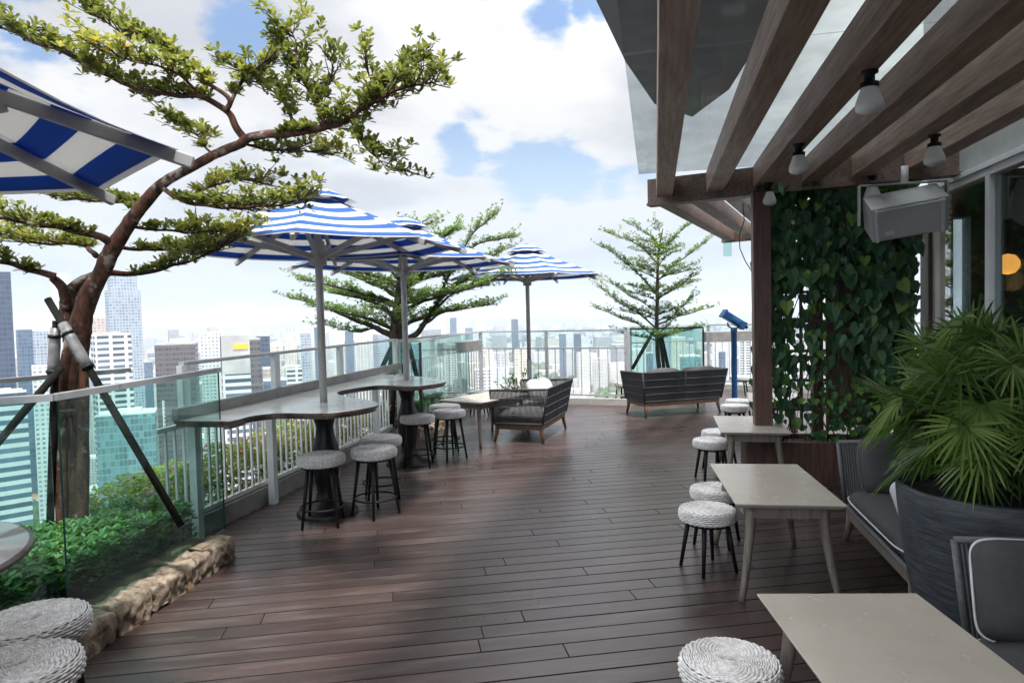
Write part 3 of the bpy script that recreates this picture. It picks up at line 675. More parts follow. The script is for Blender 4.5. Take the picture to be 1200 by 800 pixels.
def make_stool(label, h, R0, th, group, ring):
    t = thing('bar_stool' if ring else 'low_stool', label, 'stool', (0, 0, 0), 0, group)
    s_ = wicker_pad(h-th, R0-.014, th-.006).build('seat', 'wicker', t)
    m = MB(); m.lathe([(R0*.80, h-th-.004), (R0*.9, h-th*.8), (R0*.93, h-th*.4), (R0*.85, h-.016), (.0, h-.014)], 32); m.build('seat_core', 'wickerdark', s_)
    foot = R0*(.98 if ring else .92); top = R0*.62
    for k in range(4):
        an = PI/4+k*PI/2; c, s2 = math.cos(an), math.sin(an); m = MB()
        m.tube([(top*c, top*s2, h-th+.008), (foot*c, foot*s2, 0)], [.0175, .0115], 10); m.build('leg', 'blackwood', t)
    m = MB(); m.lathe([(R0*.72, h-th-.022), (R0*.76, h-th-.022), (R0*.76, h-th-.002), (R0*.5, h-th-.002)], 28); m.build('seat_ring', 'blackwood', t)
    if ring:
        rr = top+(foot-top)*.66; m = MB(); m.tube([(rr*math.cos(2*PI*i/40), rr*math.sin(2*PI*i/40), h*.26) for i in range(40)], .009, 8, closed=True); m.build('foot_ring', 'blackwood', t)
    return t
HB = .60; HL = .42
bs = make_stool('grey wicker bar stool left of the first black pedestal', HB, .212, .085, 'wicker bar stools at the stone counter', True)
ls = make_stool('white wicker low stool in front of the nearest table', HL, .20, .085, 'low wicker stools at the lounge tables', False)
barst = [((376, 532), .3, None),
         ((438, 524), 1.1, 'grey wicker bar stool right of the first black pedestal, in front'),
         ((446, 511), .5, 'grey wicker bar stool right of the first pedestal, partly hidden behind another'),
         ((489, 486), .2, 'grey wicker bar stool in front of the second black pedestal'),
         ((526, 480), .9, 'front one of two overlapping bar stools near the small far table'),
         ((521, 474), .4, 'rear one of two overlapping bar stools near the small far table'),
         ((38, 722), .5, 'wicker bar stool at the near glass, the farther of the cropped pair'),
         ((18, 776), .1, 'wicker bar stool cropped by the lower left corner, before its twin')]
for i, ((px, py), rz, lb) in enumerate(barst):
    p = G(px, py, HB)
    if i == 0: bs.location = (p.x, p.y, 0); bs.rotation_euler.z = rz
    else: dup(bs, (p.x, p.y, 0), rz, lb)
lowst = [((855, 770), .2, None),
         ((829, 594), .55, 'white wicker low stool at the second table, in front of its neighbour'),
         ((839, 570), 1.2, 'white wicker low stool half hidden behind another at the second table'),
         ((834, 514), .3, 'wicker low stool in front of the third table near the timber post'),
         ((843, 504), .9, 'wicker low stool tucked behind another at the third table corner'),
         ((861, 474), .2, 'wicker low stool before the fourth table beside the back of a settee'),
         ((866, 468), .7, 'wicker low stool touching the fourth table, farther one of its pair'),
         ((867, 440), .1, 'wicker low stool standing beside the blue telescope'),
         ((731, 447), .5, 'wicker low stool at the left end of the dark settee by the far screen'),
         ((561, 458), .5, 'low stool with black legs beyond the small far table'),
         ((574, 457), 1.1, 'low stool with black legs between the small far table and the armchair')]
for i, ((px, py), rz, lb) in enumerate(lowst):
    p = G(px, py, HL if i < 7 else .42)
    if i == 0: ls.location = (p.x, p.y, 0); ls.rotation_euler.z = rz
    else: dup(ls, (p.x, p.y, 0), rz, lb)

# ------------------------------------------------------------------ lounge tables
def table_from(c00, c10, c01, label, H=.60, over=None):
    """c00 near-left, c10 near-right, c01 far-left corner of the top"""
    X = (c10-c00); Y = (c01-c00); w_ = X.length; X.normalize(); Y = Y-X*Y.dot(X); l_ = Y.length; Y.normalize()
    rz = math.atan2(X.y, X.x); t = thing('lounge_table', label, 'table', (c00.x, c00.y, 0), rz, 'stone topped lounge tables')
    m = MB(); th = .02; b_ = .022
    vs = [(0, 0, H), (w_, 0, H), (w_, l_, H), (0, l_, H), (0, 0, H-.008), (w_, 0, H-.008), (w_, l_, H-.008), (0, l_, H-.008), (b_, b_, H-.03), (w_-b_, b_, H-.03), (w_-b_, l_-b_, H-.03), (b_, l_-b_, H-.03)]
    m.add(vs, [(0, 1, 2, 3), (11, 10, 9, 8)]+[(4+i, 4+(i+1) % 4, (i+1) % 4, i) for i in range(4)]+[(8+i, 8+(i+1) % 4, 4+(i+1) % 4, 4+i) for i in range(4)])
    m.build('table_top', 'table', t, bevel=.002)
    e = .075
    m = MB(); m.box((w_/2, e, H-.066), (w_-2*e-.06, .022, .07)); m.box((w_/2, l_-e, H-.066), (w_-2*e-.06, .022, .07)); m.box((e, l_/2, H-.066), (.022, l_-2*e-.06, .07)); m.box((w_-e, l_/2, H-.066), (.022, l_-2*e-.06, .07)); m.build('apron', 'tleg', t)
    for sx, sy, x, y in ((-1, -1, e-.01, e-.01), (1, -1, w_-e+.01, e-.01), (1, 1, w_-e+.01, l_-e+.01), (-1, 1, e-.01, l_-e+.01)):
        m = MB(); pts = []; rad = []
        for k in range(9):
            q = k/8; bow = .035*math.sin(q*PI*.9)-.025*q; pts.append((x-sx*(.012-bow*-.0)+sx*(-.03+.075*q**1.5), y+sy*(-.03+.075*q**1.5), (H-.031)*(1-q))); rad.append(.032-.014*q if q > .12 else .033)
        m.tube(pts, rad, 12); m.build('leg', 'tleg', t)
    return t
TZ = .60
def TB(a, b, c, lb): return table_from(G(*a, TZ), G(*b, TZ), G(*c, TZ), lb, TZ)
# nearest table: far edge is seen, the near edge runs out of the frame
fl, frr = G(887, 695, TZ), G(1074, 694.5, TZ); dirn = (G(948, 800, TZ)-fl).normalized(); X = (frr-fl)
Yp = Vector((X.y, -X.x, 0)).normalized(); nl = fl+Yp*1.05
T1 = table_from(nl, nl+X, fl, 'largest stone topped table at the lower right corner', TZ)
T2 = TB((862, 590), (993, 592), (854, 543), 'stone topped table in front of the timber planter box')
T3 = TB((845, 506), (928, 507), (853, 487), 'stone topped table behind the timber post of the vine')
T4 = TB((877, 471), (941, 472), (881, 459.5), 'pale table glimpsed beyond the post, farthest on the right')
T5 = TB((514, 468.5), (563, 472), (540, 456), 'pale topped table beside the far armchair')

# ------------------------------------------------------------------ sofas
def rope_panel(m, p0, p1, p2, p3, n, r=.006, vert=True, hn=3, hr=.005):
    # p0,p1 bottom ; p3,p2 top. strands run bottom to top
    for i in range(n):
        q = (i+.5)/n; a = p0.lerp(p1, q); b = p3.lerp(p2, q); m.tube([a, b], r, 5, cap=False)
def make_sofa(label, W_, Dp, Hs=.40, Hb=.74, cushions=2, light=False, pillows=True, legmat='brown', group=None, ropem='rope'):
    """x along the seat, y from front (0) to back (Dp)"""
    t = thing('rope_settee', label, 'sofa', (0, 0, 0), 0, group)
    m = MB(); zb = .24
    for a, b in (((.03, .05, zb-.03), (W_-.03, .05, zb-.03)), ((.03, Dp-.05, zb-.03), (W_-.03, Dp-.05, zb-.03)), ((.03, .05, zb-.03), (.03, Dp-.05, zb-.03)), ((W_-.03, .05, zb-.03), (W_-.03, Dp-.05, zb-.03))): m.beam(a, b, .045, .06)
    m.build('base_frame', legmat, t, bevel=.004)
    for sx, x in ((-1, .05), (1, W_-.05)):
        for sy, y in ((-1, .06), (1, Dp-.06)):
            m = MB(); m.tube([(x, y, zb), (x+sx*.012, y+sy*.012, .12), (x+sx*.03, y+sy*.035, 0)], [.032, .026, .017], 10); m.build('leg', legmat, t)
    o = .07                                  # top flares outward
    BL, BR = Vector((0, Dp-.02, zb+.02)), Vector((W_, Dp-.02, zb+.02)); TL, TR = Vector((-o, Dp+o, Hb)), Vector((W_+o, Dp+o, Hb))
    FL, FR = Vector((0, .03, zb+.02)), Vector((W_, .03, zb+.02)); FTL, FTR = Vector((-o, -.0, Hb-.02)), Vector((W_+o, -.0, Hb-.02))
    m = MB(); rope_panel(m, BL, BR, TR, TL, int(W_/.017), .0078); rope_panel(m, FL, BL, TL, FTL, int(Dp/.017), .0078); rope_panel(m, FR, BR, TR, FTR, int(Dp/.017), .0078); m.build('rope_weave', ropem, t)
    m = MB()
    for q in (.25, .5, .75):
        pts = [FL.lerp(FTL, q), BL.lerp(TL, q), BR.lerp(TR, q), FR.lerp(FTR, q)]; cn = Vector((W_/2, Dp/2, 0))
        pts = [p+Vector(((p.x-cn.x)*.012, (p.y-cn.y)*.022, 0)) for p in pts]; m.tube(pts[:2], .0045, 6); m.tube(pts[1:3], .0045, 6); m.tube(pts[2:], .0045, 6)
    m.build('cord', 'cordgrey', t)
    m = MB()
    for pts in ([FL, FTL], [BL, TL], [BR, TR], [FR, FTR], [FTL, TL], [TL, TR], [TR, FTR], [FL, BL], [BL, BR], [BR, FR], [FL, FR]): m.tube(pts, .016, 8)
    for k in range(1, 2 if W_ > 1.2 else 1): m.tube([BL.lerp(BR, .5), TL.lerp(TR, .5)], .014, 8)
    m.build('frame', 'ropegrey' if ropem == 'ropegrey' else 'rope', t)
    cm = 'cushionlight' if light else 'cushion'; cw = (W_-.06)/cushions
    for k in range(cushions):
        cx = .03+cw*(k+.5); m = MB(); m.soft((cx, Dp/2-.02, Hs-.06), (cw-.01, Dp-.06, .20), .26, 40, 12, wob=.022); c = m.build('seat_cushion', cm, t)
        m = MB(); pts = []
        for i in range(60):
            th_ = 2*PI*i/60; e = .22; f_ = lambda x: math.copysign(abs(x)**e, x); pts.append((cx+f_(math.cos(th_))*(cw-.006)/2, Dp/2-.02+f_(math.sin(th_))*(Dp-.054)/2, Hs-.06+.004*math.sin(th_*5)))
        m.tube(pts, .0055, 6, closed=True); m.build('piping', 'piping', c)
        if pillows:
            rot = Matrix.Rotation(R(72), 3, 'X'); m = MB(); m.soft((cx, Dp-.13, Hs+.20), (cw-.05, .40, .16), .34, 36, 14, rot=rot, wob=.035); m.build('back_cushion', cm, t)
    return t
def put_sofa(t, back_left, back_right, Dp):  # seen from behind: given world ground points of the two rear corners; x axis runs right->left of the sitter
    X = (back_right-back_left).normalized(); t.rotation_euler = (0, 0, math.atan2(X.y, X.x)); Y = Vector((-X.y, X.x, 0)); p = back_left-Y*Dp; t.location = (p.x, p.y, 0)
def pillow(name, label, c, size, rot, mat, cat='pillow', pipe=None, e=.42):
    t = thing(name, label, cat, c); m = MB(); m.soft((0, 0, 0), size, e, 36, 14, rot=rot, wob=.018); m.build('cover', mat, t)
    if pipe:
        m = MB(); pts = []
        for i in range(56):
            th_ = 2*PI*i/56; f_ = lambda x: math.copysign(abs(x)**e, x); pts.append(rot @ Vector((f_(math.cos(th_))*size[0]*.503, f_(math.sin(th_))*size[1]*.503, 0)))
        m.tube(pts, .0055, 6, closed=True); m.build('piping', pipe, t)
    return t
# far armchair/settee by the railing (its arm faces the camera, back on the right)
a, b = G(638, 519, 0), G(584, 517, 0); c_ = G(664, 502, 0)
Dp1 = (a-b).length+.08; W1 = 1.30
sA = make_sofa('dark rope settee with wooden legs seen from its arm, near the third parasol', W1, Dp1, light=True, pillows=False, legmat='brown')
Yd = (a-b).normalized(); Xd = Vector((Yd.y, -Yd.x, 0))              # back direction, then seat direction (towards camera)
sA.rotation_euler = (0, 0, math.atan2(Xd.y, Xd.x)); org = b-Yd*.06-Xd*(W1-.06); sA.location = (org.x, org.y, 0)
q = D(634, 450, 9.9); pillow('pillow', 'white patterned pillow lying on the dark settee near the third parasol', (q.x-.0, q.y, .64), (.42, .34, .15), Matrix.Rotation(R(35), 3, 'Z') @ Matrix.Rotation(R(50), 3, 'X'), 'cushionlight')
# far settee seen from the back
bl, br = G(755, 490, 0), G(846, 483, 0)
Wb = (br-bl).length-.02; sB = make_sofa('dark rope two seat settee seen from behind, before the far glass screen', Wb, .72, light=False, legmat='brown')
X = (bl-br).normalized(); sB.rotation_euler = (0, 0, math.atan2(X.y, X.x)); Yb = Vector((-X.y, X.x, 0)); p = br-Yb*.72; sB.location = (p.x, p.y, 0)
# long sofas on the right, facing left (sitter's back to the building)
def right_sofa(label, u0, v0, v1, Dp, **k):
    t = make_sofa(label, v1-v0, Dp, legmat='tleg', ropem='ropegrey', **k); t.rotation_euler = (0, 0, R(-90)); t.location = (u0, v1, 0); return t
v1a = G(985, 570, .42).y
sC = right_sofa('charcoal rope sofa with piped cushions between table and big pot', 1.34, 4.10, 5.46, .82, cushions=1)
sD = right_sofa('charcoal rope sofa at the right edge beside the nearest table', 1.26, .9, 3.20, .82, cushions=2)
qd = Vector((G(1120, 627, .74).x, 0, 0))
pillow('pillow', 'charcoal piped pillow against the sofa arm at the right edge', (1.50, 3.05, .585), (.50, .40, .19), Matrix.Rotation(R(-4), 3, 'Z') @ Matrix.Rotation(R(76), 3, 'X'), 'cushion', pipe='piping', e=.30)
pillow('pillow', 'charcoal pillow against the far arm of the middle sofa', (1.64, 5.27, .60), (.46, .42, .17), Matrix.Rotation(R(5), 3, 'Z') @ Matrix.Rotation(R(74), 3, 'X'), 'cushion', pipe='ropegrey')
pillow('pillow', 'pale pillow half hidden behind the big dark pot', (1.56, 4.42, .54), (.40, .38, .15), Matrix.Rotation(R(30), 3, 'Z') @ Matrix.Rotation(R(60), 3, 'X'), 'cushionlight')

# ------------------------------------------------------------------ big pot with a fan palm
PC = Vector((1.62, 3.72, 0))
pot = thing('plant_pot', 'big dark ribbed pot holding the fan palm', 'pot', PC)
m = MB(); m.lathe([(.30, 0), (.31, .01), (.36, .25), (.405, .52), (.43, .76), (.435, .84), (.425, .855), (.40, .85), (.385, .80)], 56); m.build('body', 'pot', pot)
m = MB(); m.lathe([(.40, .78), (.0, .80)], 32); m.build('soil', 'soil', pot)
palm = thing('fan_palm', 'bushy fan palm with narrow leaflets in the big dark pot', 'palm', (PC.x, PC.y, .79))
rnd = random.Random(5)
fr_ = MB(); st = MB()
for i in range(150):
    an = rnd.uniform(0, 2*PI); el = rnd.uniform(.25, 1.5) if i > 34 else rnd.uniform(-.05, .4); ln = rnd.uniform(.16, .40)+.34*max(0, math.sin(el)-.3)
    base = Vector((rnd.uniform(-.16, .16), rnd.uniform(-.16, .16), rnd.uniform(0, .28)))
    d = Vector((math.cos(an)*math.cos(el), math.sin(an)*math.cos(el), math.sin(el)))
    p1 = base+d*ln*.55+Vector((0, 0, .10)); p2 = base+d*ln+Vector((0, 0, .10*math.cos(el)))
    if p2.z+.79 > 1.74 or p2.z < -.02: continue
    st.tube([base, p1, p2], [.006, .004, .0035], 5)
    dd = (p2-p1).normalized(); sd_ = dd.cross(Vector((0, 0, 1)))
    if sd_.length < .1: sd_ = Vector((1, 0, 0))
    sd_.normalize(); nn = sd_.cross(dd); tilt = rnd.uniform(-.5, .5); sd_ = (sd_*math.cos(tilt)+nn*math.sin(tilt)).normalized(); nn = sd_.cross(dd)
    if i % 3:                               # most blades are held facing outwards and up
        ho = Vector((math.cos(an), math.sin(an), 0)); nn = (ho*rnd.uniform(.5, .9)+Vector((rnd.uniform(-.25, .25), rnd.uniform(-.25, .25), rnd.uniform(.25, .9)))).normalized()
        dd = (ho*.35-Vector((0, 0, 1))*rnd.uniform(-.5, 1.0)); dd = (dd-nn*dd.dot(nn)).normalized(); sd_ = dd.cross(nn).normalized()
    nl_ = rnd.randint(20, 27); tone = rnd.random(); LL = rnd.uniform(.20, .31)
    for k in range(nl_):
        a = R(-118)+R(236)*k/(nl_-1); dl = dd*math.cos(a)+sd_*math.sin(a)+nn*.12; dl.normalize(); ll = LL*(1-.22*abs(a)/2)*rnd.uniform(.9, 1.08); w_ = .0066*rnd.uniform(.8, 1.15)
        sl = dl.cross(nn).normalized(); pts = []; droop = rnd.uniform(.15, .55)
        for q, ww in ((0, .25), (.3, .95), (.62, 1), (.86, .65), (1, .05)):
            p = p2+dl*ll*q+Vector((0, 0, -1))*droop*ll*q**2.2*.6; pts += [p-sl*ww*w_+nn*.004*ww, p-nn*.003*ww, p+sl*ww*w_+nn*.004*ww]
        fs = []
        for q in range(4):
            b = q*3; fs += [(b, b+1, b+4, b+3), (b+1, b+2, b+5, b+4)]
        fr_.add(pts, fs, r=min(1, max(0, tone*.7+.3*rnd.random())), smooth=False)
fr_.build('fronds', 'leafp', palm); st.build('stems', 'twig', palm)

# ------------------------------------------------------------------ timber planter box with the climbing vine
pb = thing('planter_box', 'long dark timber planter box below the climbing vine', 'planter box')
bx0, bx1, by0, by1 = .87, 2.60, 7.05, 7.58
m = MB(); m.box(((bx0+bx1)/2, by0+.02, .215), (bx1-bx0, .04, .43)); m.box(((bx0+bx1)/2, by1-.02, .215), (bx1-bx0, .04, .43)); m.box((bx0+.02, (by0+by1)/2, .215), (.04, by1-by0-.08, .43)); m.box((bx1-.02, (by0+by1)/2, .215), (.04, by1-by0-.08, .43)); m.build('side_panel', 'box', pb, bevel=.003)
m = MB(); m.box(((bx0+bx1)/2, (by0+by1)/2, .19), (bx1-bx0-.1, by1-by0-.1, .38)); m.build('soil', 'soil', pb)
rnd = random.Random(8)
vine = thing('climbing_vine', 'climbing vine with heart shaped leaves beside the timber post', 'vine', (1.9, 7.3, .43))
lv = MB(); sv = MB(); lat = MB(); lo = Vector((1.9, 7.3, .43))
def heart(m, p, dn, nrm, sz, r):
    dn = dn.normalized(); sd_ = dn.cross(nrm).normalized(); n_ = sd_.cross(dn)
    pr = [(-.12, 0), (-.24, .26), (-.08, .48), (.25, .50), (.62, .27), (1.0, .0)]
    L_ = [p+dn*sz*a-sd_*sz*b+n_*sz*.35*b for a, b in pr]; Rr = [p+dn*sz*a+sd_*sz*b+n_*sz*.35*b for a, b in pr]
    m.add(L_+Rr[1:5], [(0, 5, 4, 3, 2, 1), (0, 6, 7, 8, 9, 5)], r=r)
for i in range(3000):
    x = rnd.uniform(1.03, 2.44); z = rnd.uniform(.36, 2.98)
    dens = 1.0 if x > 1.5 else .35+.65*max(0, (z-1.3)/1.4)
    if z < 2.0 and x < 1.95: dens *= .30
    if x > 2.5 and z < 1.6: dens *= .7
    if rnd.random() > dens*(.55+.9*noise.noise(Vector((x*2.6, z*2.6, 4))) + .45): continue
    y = 7.30+rnd.uniform(-.20, .20)+.05*noise.noise(Vector((x*3, z*3, 1)))
    nrm = Vector((rnd.uniform(-.7, .4), -1, rnd.uniform(-.1, .9))).normalized(); dn = Vector((rnd.uniform(-.5, .5), rnd.uniform(-.4, .1), -1))
    low = z < 1.15; tone = rnd.random()*.75 if not low else rnd.uniform(.35, 1.0)
    if rnd.random() < .07: tone = .95
    heart(lv, Vector((x, y, z))-lo, dn, nrm, rnd.uniform(.050, .135) if not low else rnd.uniform(.04, .075), tone)
for i in range(15):                          # runners hanging on the open side and up the post
    x = rnd.uniform(1.0, 1.42); y = rnd.uniform(7.12, 7.34); z = rnd.uniform(2.3, 2.9); pts = []
    for k in range(16):
        pts.append(Vector((x, y, z))-lo); 
        if rnd.random() < .85: heart(lv, Vector((x, y, z))-lo+Vector((rnd.uniform(-.05, .05), -.02, 0)), Vector((rnd.uniform(-.5, .5), -.2, -1)), Vector((rnd.uniform(-.6, .6), -1, .3)), rnd.uniform(.06, .115), rnd.random()*.85)
        x += rnd.uniform(-.035, .035); y += rnd.uniform(-.02, .02); z -= rnd.uniform(.08, .15)
        if z < .45: break
    sv.tube(pts, .004, 5)
for i in range(34):
    x = rnd.uniform(1.15, 2.35); y = rnd.uniform(7.2, 7.4); z = .4; pts = []
    while z < 2.9: pts.append(Vector((x, y, z))-lo); x += rnd.uniform(-.07, .07); y = min(7.42, max(7.2, y+rnd.uniform(-.03, .03))); z += rnd.uniform(.1, .2)
    sv.tube(pts, rnd.uniform(.003, .008), 5)
lv.build('leaves', 'leafv', vine); sv.build('stems', 'twig', vine)
tr_ = thing('trellis', 'dark timber slat trellis behind the climbing vine', 'trellis', (0, 0, 0))
m = MB()
m.box((2.13, 7.50, 1.70), (.80, .022, 2.34)); m.build('back_board', 'beamdark', tr_)
m = MB()
for z in (.7, 1.0, 1.3, 1.6, 1.9, 2.2, 2.5, 2.8): m.box((1.45, 7.44, z), (.62, .02, .03))
for x in (1.25, 1.45, 1.7): m.box((x, 7.42, 1.68), (.03, .02, 2.4))
m.build('slats', 'beamdark', tr_)

# ------------------------------------------------------------------ telescope, small pots
tp = G(861, 472, 0)
te = thing('telescope', 'blue coin viewer telescope on a blue post by the far railing', 'telescope', (tp.x, tp.y, 0), YAW)
m = MB(); m.lathe([(.13, 0), (.13, .015), (.06, .03), (.055, .06)], 20); m.lathe([(.052, .03), (.052, 1.32), (.06, 1.33), (.06, 1.36), (.03, 1.40)], 20); m.build('post', 'blue', te)
m = MB(); m.tube([(-.12, -.02, 1.50), (-.11, -.02, 1.43), (-.03, 0, 1.38), (.05, 0, 1.38), (.11, -.02, 1.43)], .016, 8); m.build('yoke', 'blue', te)
m = MB(); rotv = Matrix.Rotation(R(33), 3, 'Y')
for c, sz in (((0, 0, 0), (.42, .20, .135)), ((-.225, 0, .005), (.05, .23, .165)), ((.20, 0, 0), (.06, .215, .15)), ((.02, -.11, -.01), (.18, .03, .08))):
    k = len(m.v); m.box(c, sz)
    m.v[k:] = [tuple(rotv @ Vector(v)+Vector((.0, 0, 1.54))) for v in m.v[k:]]
m.build('head', 'blue', te, bevel=.018)
m = MB(); 
for y in (-.055, .055): m.tube([rotv @ Vector((.23, y, .0))+Vector((0, 0, 1.54)), rotv @ Vector((.275, y, 0))+Vector((0, 0, 1.54))], .03, 12)
m.build('eyepiece', 'black', te)
def small_plant(px, py, z, h, label, seed, n=26, mat='leafg'):
    p = G(px, py, 0); t = thing('potted_plant', label, 'plant', (p.x, p.y, 0)); r_ = random.Random(seed); m = MB(); m.lathe([(.12, 0), (.16, .3), (.165, .32), (.14, .32), (.0, .29)], 20); m.build('pot', 'kerb', t)
    m = MB(); s2 = MB()
    for i in range(n):
        an = r_.uniform(0, 6.28); el = r_.uniform(.6, 1.4); d = Vector((math.cos(an)*math.cos(el), math.sin(an)*math.cos(el), math.sin(el))); L_ = h*r_.uniform(.4, 1); s2.tube([(0, 0, .28), Vector((0, 0, .28))+d*L_], .004, 4)
        for k in range(7): q = r_.uniform(.4, 1); leaf(m, Vector((0, 0, .28))+d*L_*q, d+Vector((r_.uniform(-1, 1), r_.uniform(-1, 1), r_.uniform(-.3, .6))), Vector((0, 0, 1)), .07, .03, r_.random())
    m.build('leaves', mat, t); s2.build('stems', 'twig', t)
small_plant(608, 489, 0, .62, 'small leafy plant in a pale pot beyond the far settee', 3)

# ------------------------------------------------------------------ parasols
def make_parasol(label, rot):
    t = thing('parasol', label, 'parasol', (0, 0, 0), rot, 'blue and white striped parasols'); Rr, za, zh = 1.28, 2.90, 2.37
    m = MB(); nseg = 8; nr = 12; nw = 5
    # main canopy: eight gores, slightly sagging between the ribs
    def pt(k, q, s_):                      # k gore, q radial 0..1, s_ across 0..1
        a0, a1 = 2*PI*k/nseg, 2*PI*(k+1)/nseg; r0 = .16+(Rr-.16)*q
        A = Vector((math.cos(a0), math.sin(a0), 0))*r0; B = Vector((math.cos(a1), math.sin(a1), 0))*r0; P_ = A.lerp(B, s_)
        z = zh+(za-.09-zh)*(1-q)**1.08 - .022*math.sin(PI*s_)*math.sin(PI*min(1, q*1.0))**.8 - (.012*math.sin(PI*s_) if q > .95 else 0)
        P_ *= 1-.018*math.sin(PI*s_)*q; return Vector((P_.x, P_.y, z))
    LN = math.hypot(Rr-.16, za-.09-zh)
    for k in range(nseg):
        vs = [pt(k, i/nr, j/nw) for i in range(nr+1) for j in range(nw+1)]; fs = []; us = []
        for i in range(nr):
            for j in range(nw):
                a = i*(nw+1)+j; fs.append((a, a+nw+1, a+nw+2, a+1)); uq = lambda q: (1-q)*LN/.25+.38
                us.append([(j/nw, uq(i/nr)), (j/nw, uq((i+1)/nr)), ((j+1)/nw, uq((i+1)/nr)), ((j+1)/nw, uq(i/nr))])
        m.add(vs, fs, smooth=True, uvs=us)
    cp = m.build('canopy', 'canvas', t); sol = cp.modifiers.new('solid', 'SOLIDIFY'); sol.thickness = .003
    m = MB(); Rv = .34
    for k in range(nseg):
        a0, a1 = 2*PI*k/nseg, 2*PI*(k+1)/nseg; vs = []; us = []; fs = []
        for i in range(5):
            q = i/4; r0 = .02+Rv*q
            for j in range(4):
                s_ = j/3; A = Vector((math.cos(a0), math.sin(a0), 0))*r0; B = Vector((math.cos(a1), math.sin(a1), 0))*r0; P_ = A.lerp(B, s_); vs.append(Vector((P_.x, P_.y, za+.03-.15*q**1.2+(.02*math.sin(PI*s_) if q > .9 else 0))))
        for i in range(4):
            for j in range(3):
                a = i*4+j; fs.append((a, a+4, a+5, a+1)); us.append([(0, .62+i*.42), (0, .62+(i+1)*.42), (1, .62+(i+1)*.42), (1, .62+i*.42)])
        m.add(vs, fs, smooth=True, uvs=us)
    vo = m.build('vent_cap', 'canvas', t); sol = vo.modifiers.new('solid', 'SOLIDIFY'); sol.thickness = .003
    m = MB(); m.tube([(0, 0, 0.95), (0, 0, za-.03)], .034, 16); m.build('pole', 'polegrey', t)
    m = MB(); m.lathe([(.035, 2.22), (.07, 2.23), (.075, 2.34), (.055, 2.36), (.055, 2.44), (.036, 2.45)], 16); m.build('hub', 'rib', t); m = MB(); m.lathe([(.036, 2.70), (.07, 2.71), (.07, 2.77), (.036, 2.78)], 16); m.build('rib_collar', 'rib', t)
    for k in range(nseg):
        an = 2*PI*k/nseg; c = Vector((math.cos(an), math.sin(an), 0)); m = MB(); a = c*.06+Vector((0, 0, za-.17)); b = c*(Rr+.045)+Vector((0, 0, zh-.045)); m.beam(a, b, .030, .045); rb_ = m.build('rib', 'rib', t, bevel=.004)
        m = MB(); m.beam(c*.06+Vector((0, 0, 2.30)), a.lerp(b, .56)-Vector((0, 0, .02)), .028, .042); m.build('strut', 'rib', rb_)
    return t
par = [(POLE[0], R(-82+11.9), 'blue striped parasol over the first lobe of the bar counter'),
       (POLE[1], R(-70), 'blue striped parasol over the second lobe, overlapped by a nearer canopy'),
       (D(620.5, 440, 11.6), R(-60), 'far blue striped parasol standing clear beside the far railing'),
       (Vector((0, 0, 0)), 0, 'cropped blue striped parasol at the top left corner, seen from beneath')]
par[3] = (cen, ang, par[3][2])
p0 = make_parasol(par[0][2], par[0][1]); p0.location = (par[0][0].x, par[0][0].y, 0)
pars = [p0]+[dup(p0, (p.x, p.y, 0), a, lb) for p, a, lb in par[1:]]
def pole_base(p, par_, h=.95):              # lower pole for the two parasols that do not stand in a counter
    m = MB(); m.lathe([(.30, 0), (.30, .05), (.27, .07), (.05, .08), (.042, .3), (.042, h+.03)], 28, (0, 0, 0)); m.build('base', 'polegrey', par_)
pole_base(par[2][0], pars[2])

# ------------------------------------------------------------------ trees
def path(px):                                # list of (px, py, d, r)
    return [(q[0].copy(), q[1]) if len(q) == 2 else (D(q[0], q[1], q[2]), q[3]) for q in px]
RS = .82
def spline(pts, n=5):
    P_ = [p for p, r in pts]; Rr = [r for p, r in pts]; out = []; Rr = [x*RS for x in Rr]
    for i in range(len(P_)-1):
        a, b, c, d = P_[max(i-1, 0)], P_[i], P_[i+1], P_[min(i+2, len(P_)-1)]
        for k in range(n):
            t = k/n; q = .5*((2*b)+(c-a)*t+(2*a-5*b+4*c-d)*t*t+(3*b-a-3*c+d)*t**3); out.append((q, Rr[i]*(1-t)+Rr[i+1]*t))
    out.append((P_[-1], Rr[-1])); return out
def rosette(m, p, ax, rnd, ln, n, tone, wd=.42):
    for k in range(n):
        an = 2*PI*k/n+rnd.uniform(-.4, .4); e = rnd.uniform(.15, 1.0); h_ = ax.orthogonal().normalized(); b_ = ax.cross(h_)
        d = (h_*math.cos(an)+b_*math.sin(an))*math.cos(e)+ax*math.sin(e)
        leaf(m, p, d, Vector((0, 0, 1)), ln*rnd.uniform(.7, 1.2), ln*wd*rnd.uniform(.8, 1.15), min(1, max(0, tone+rnd.uniform(-.25, .25))), .12)
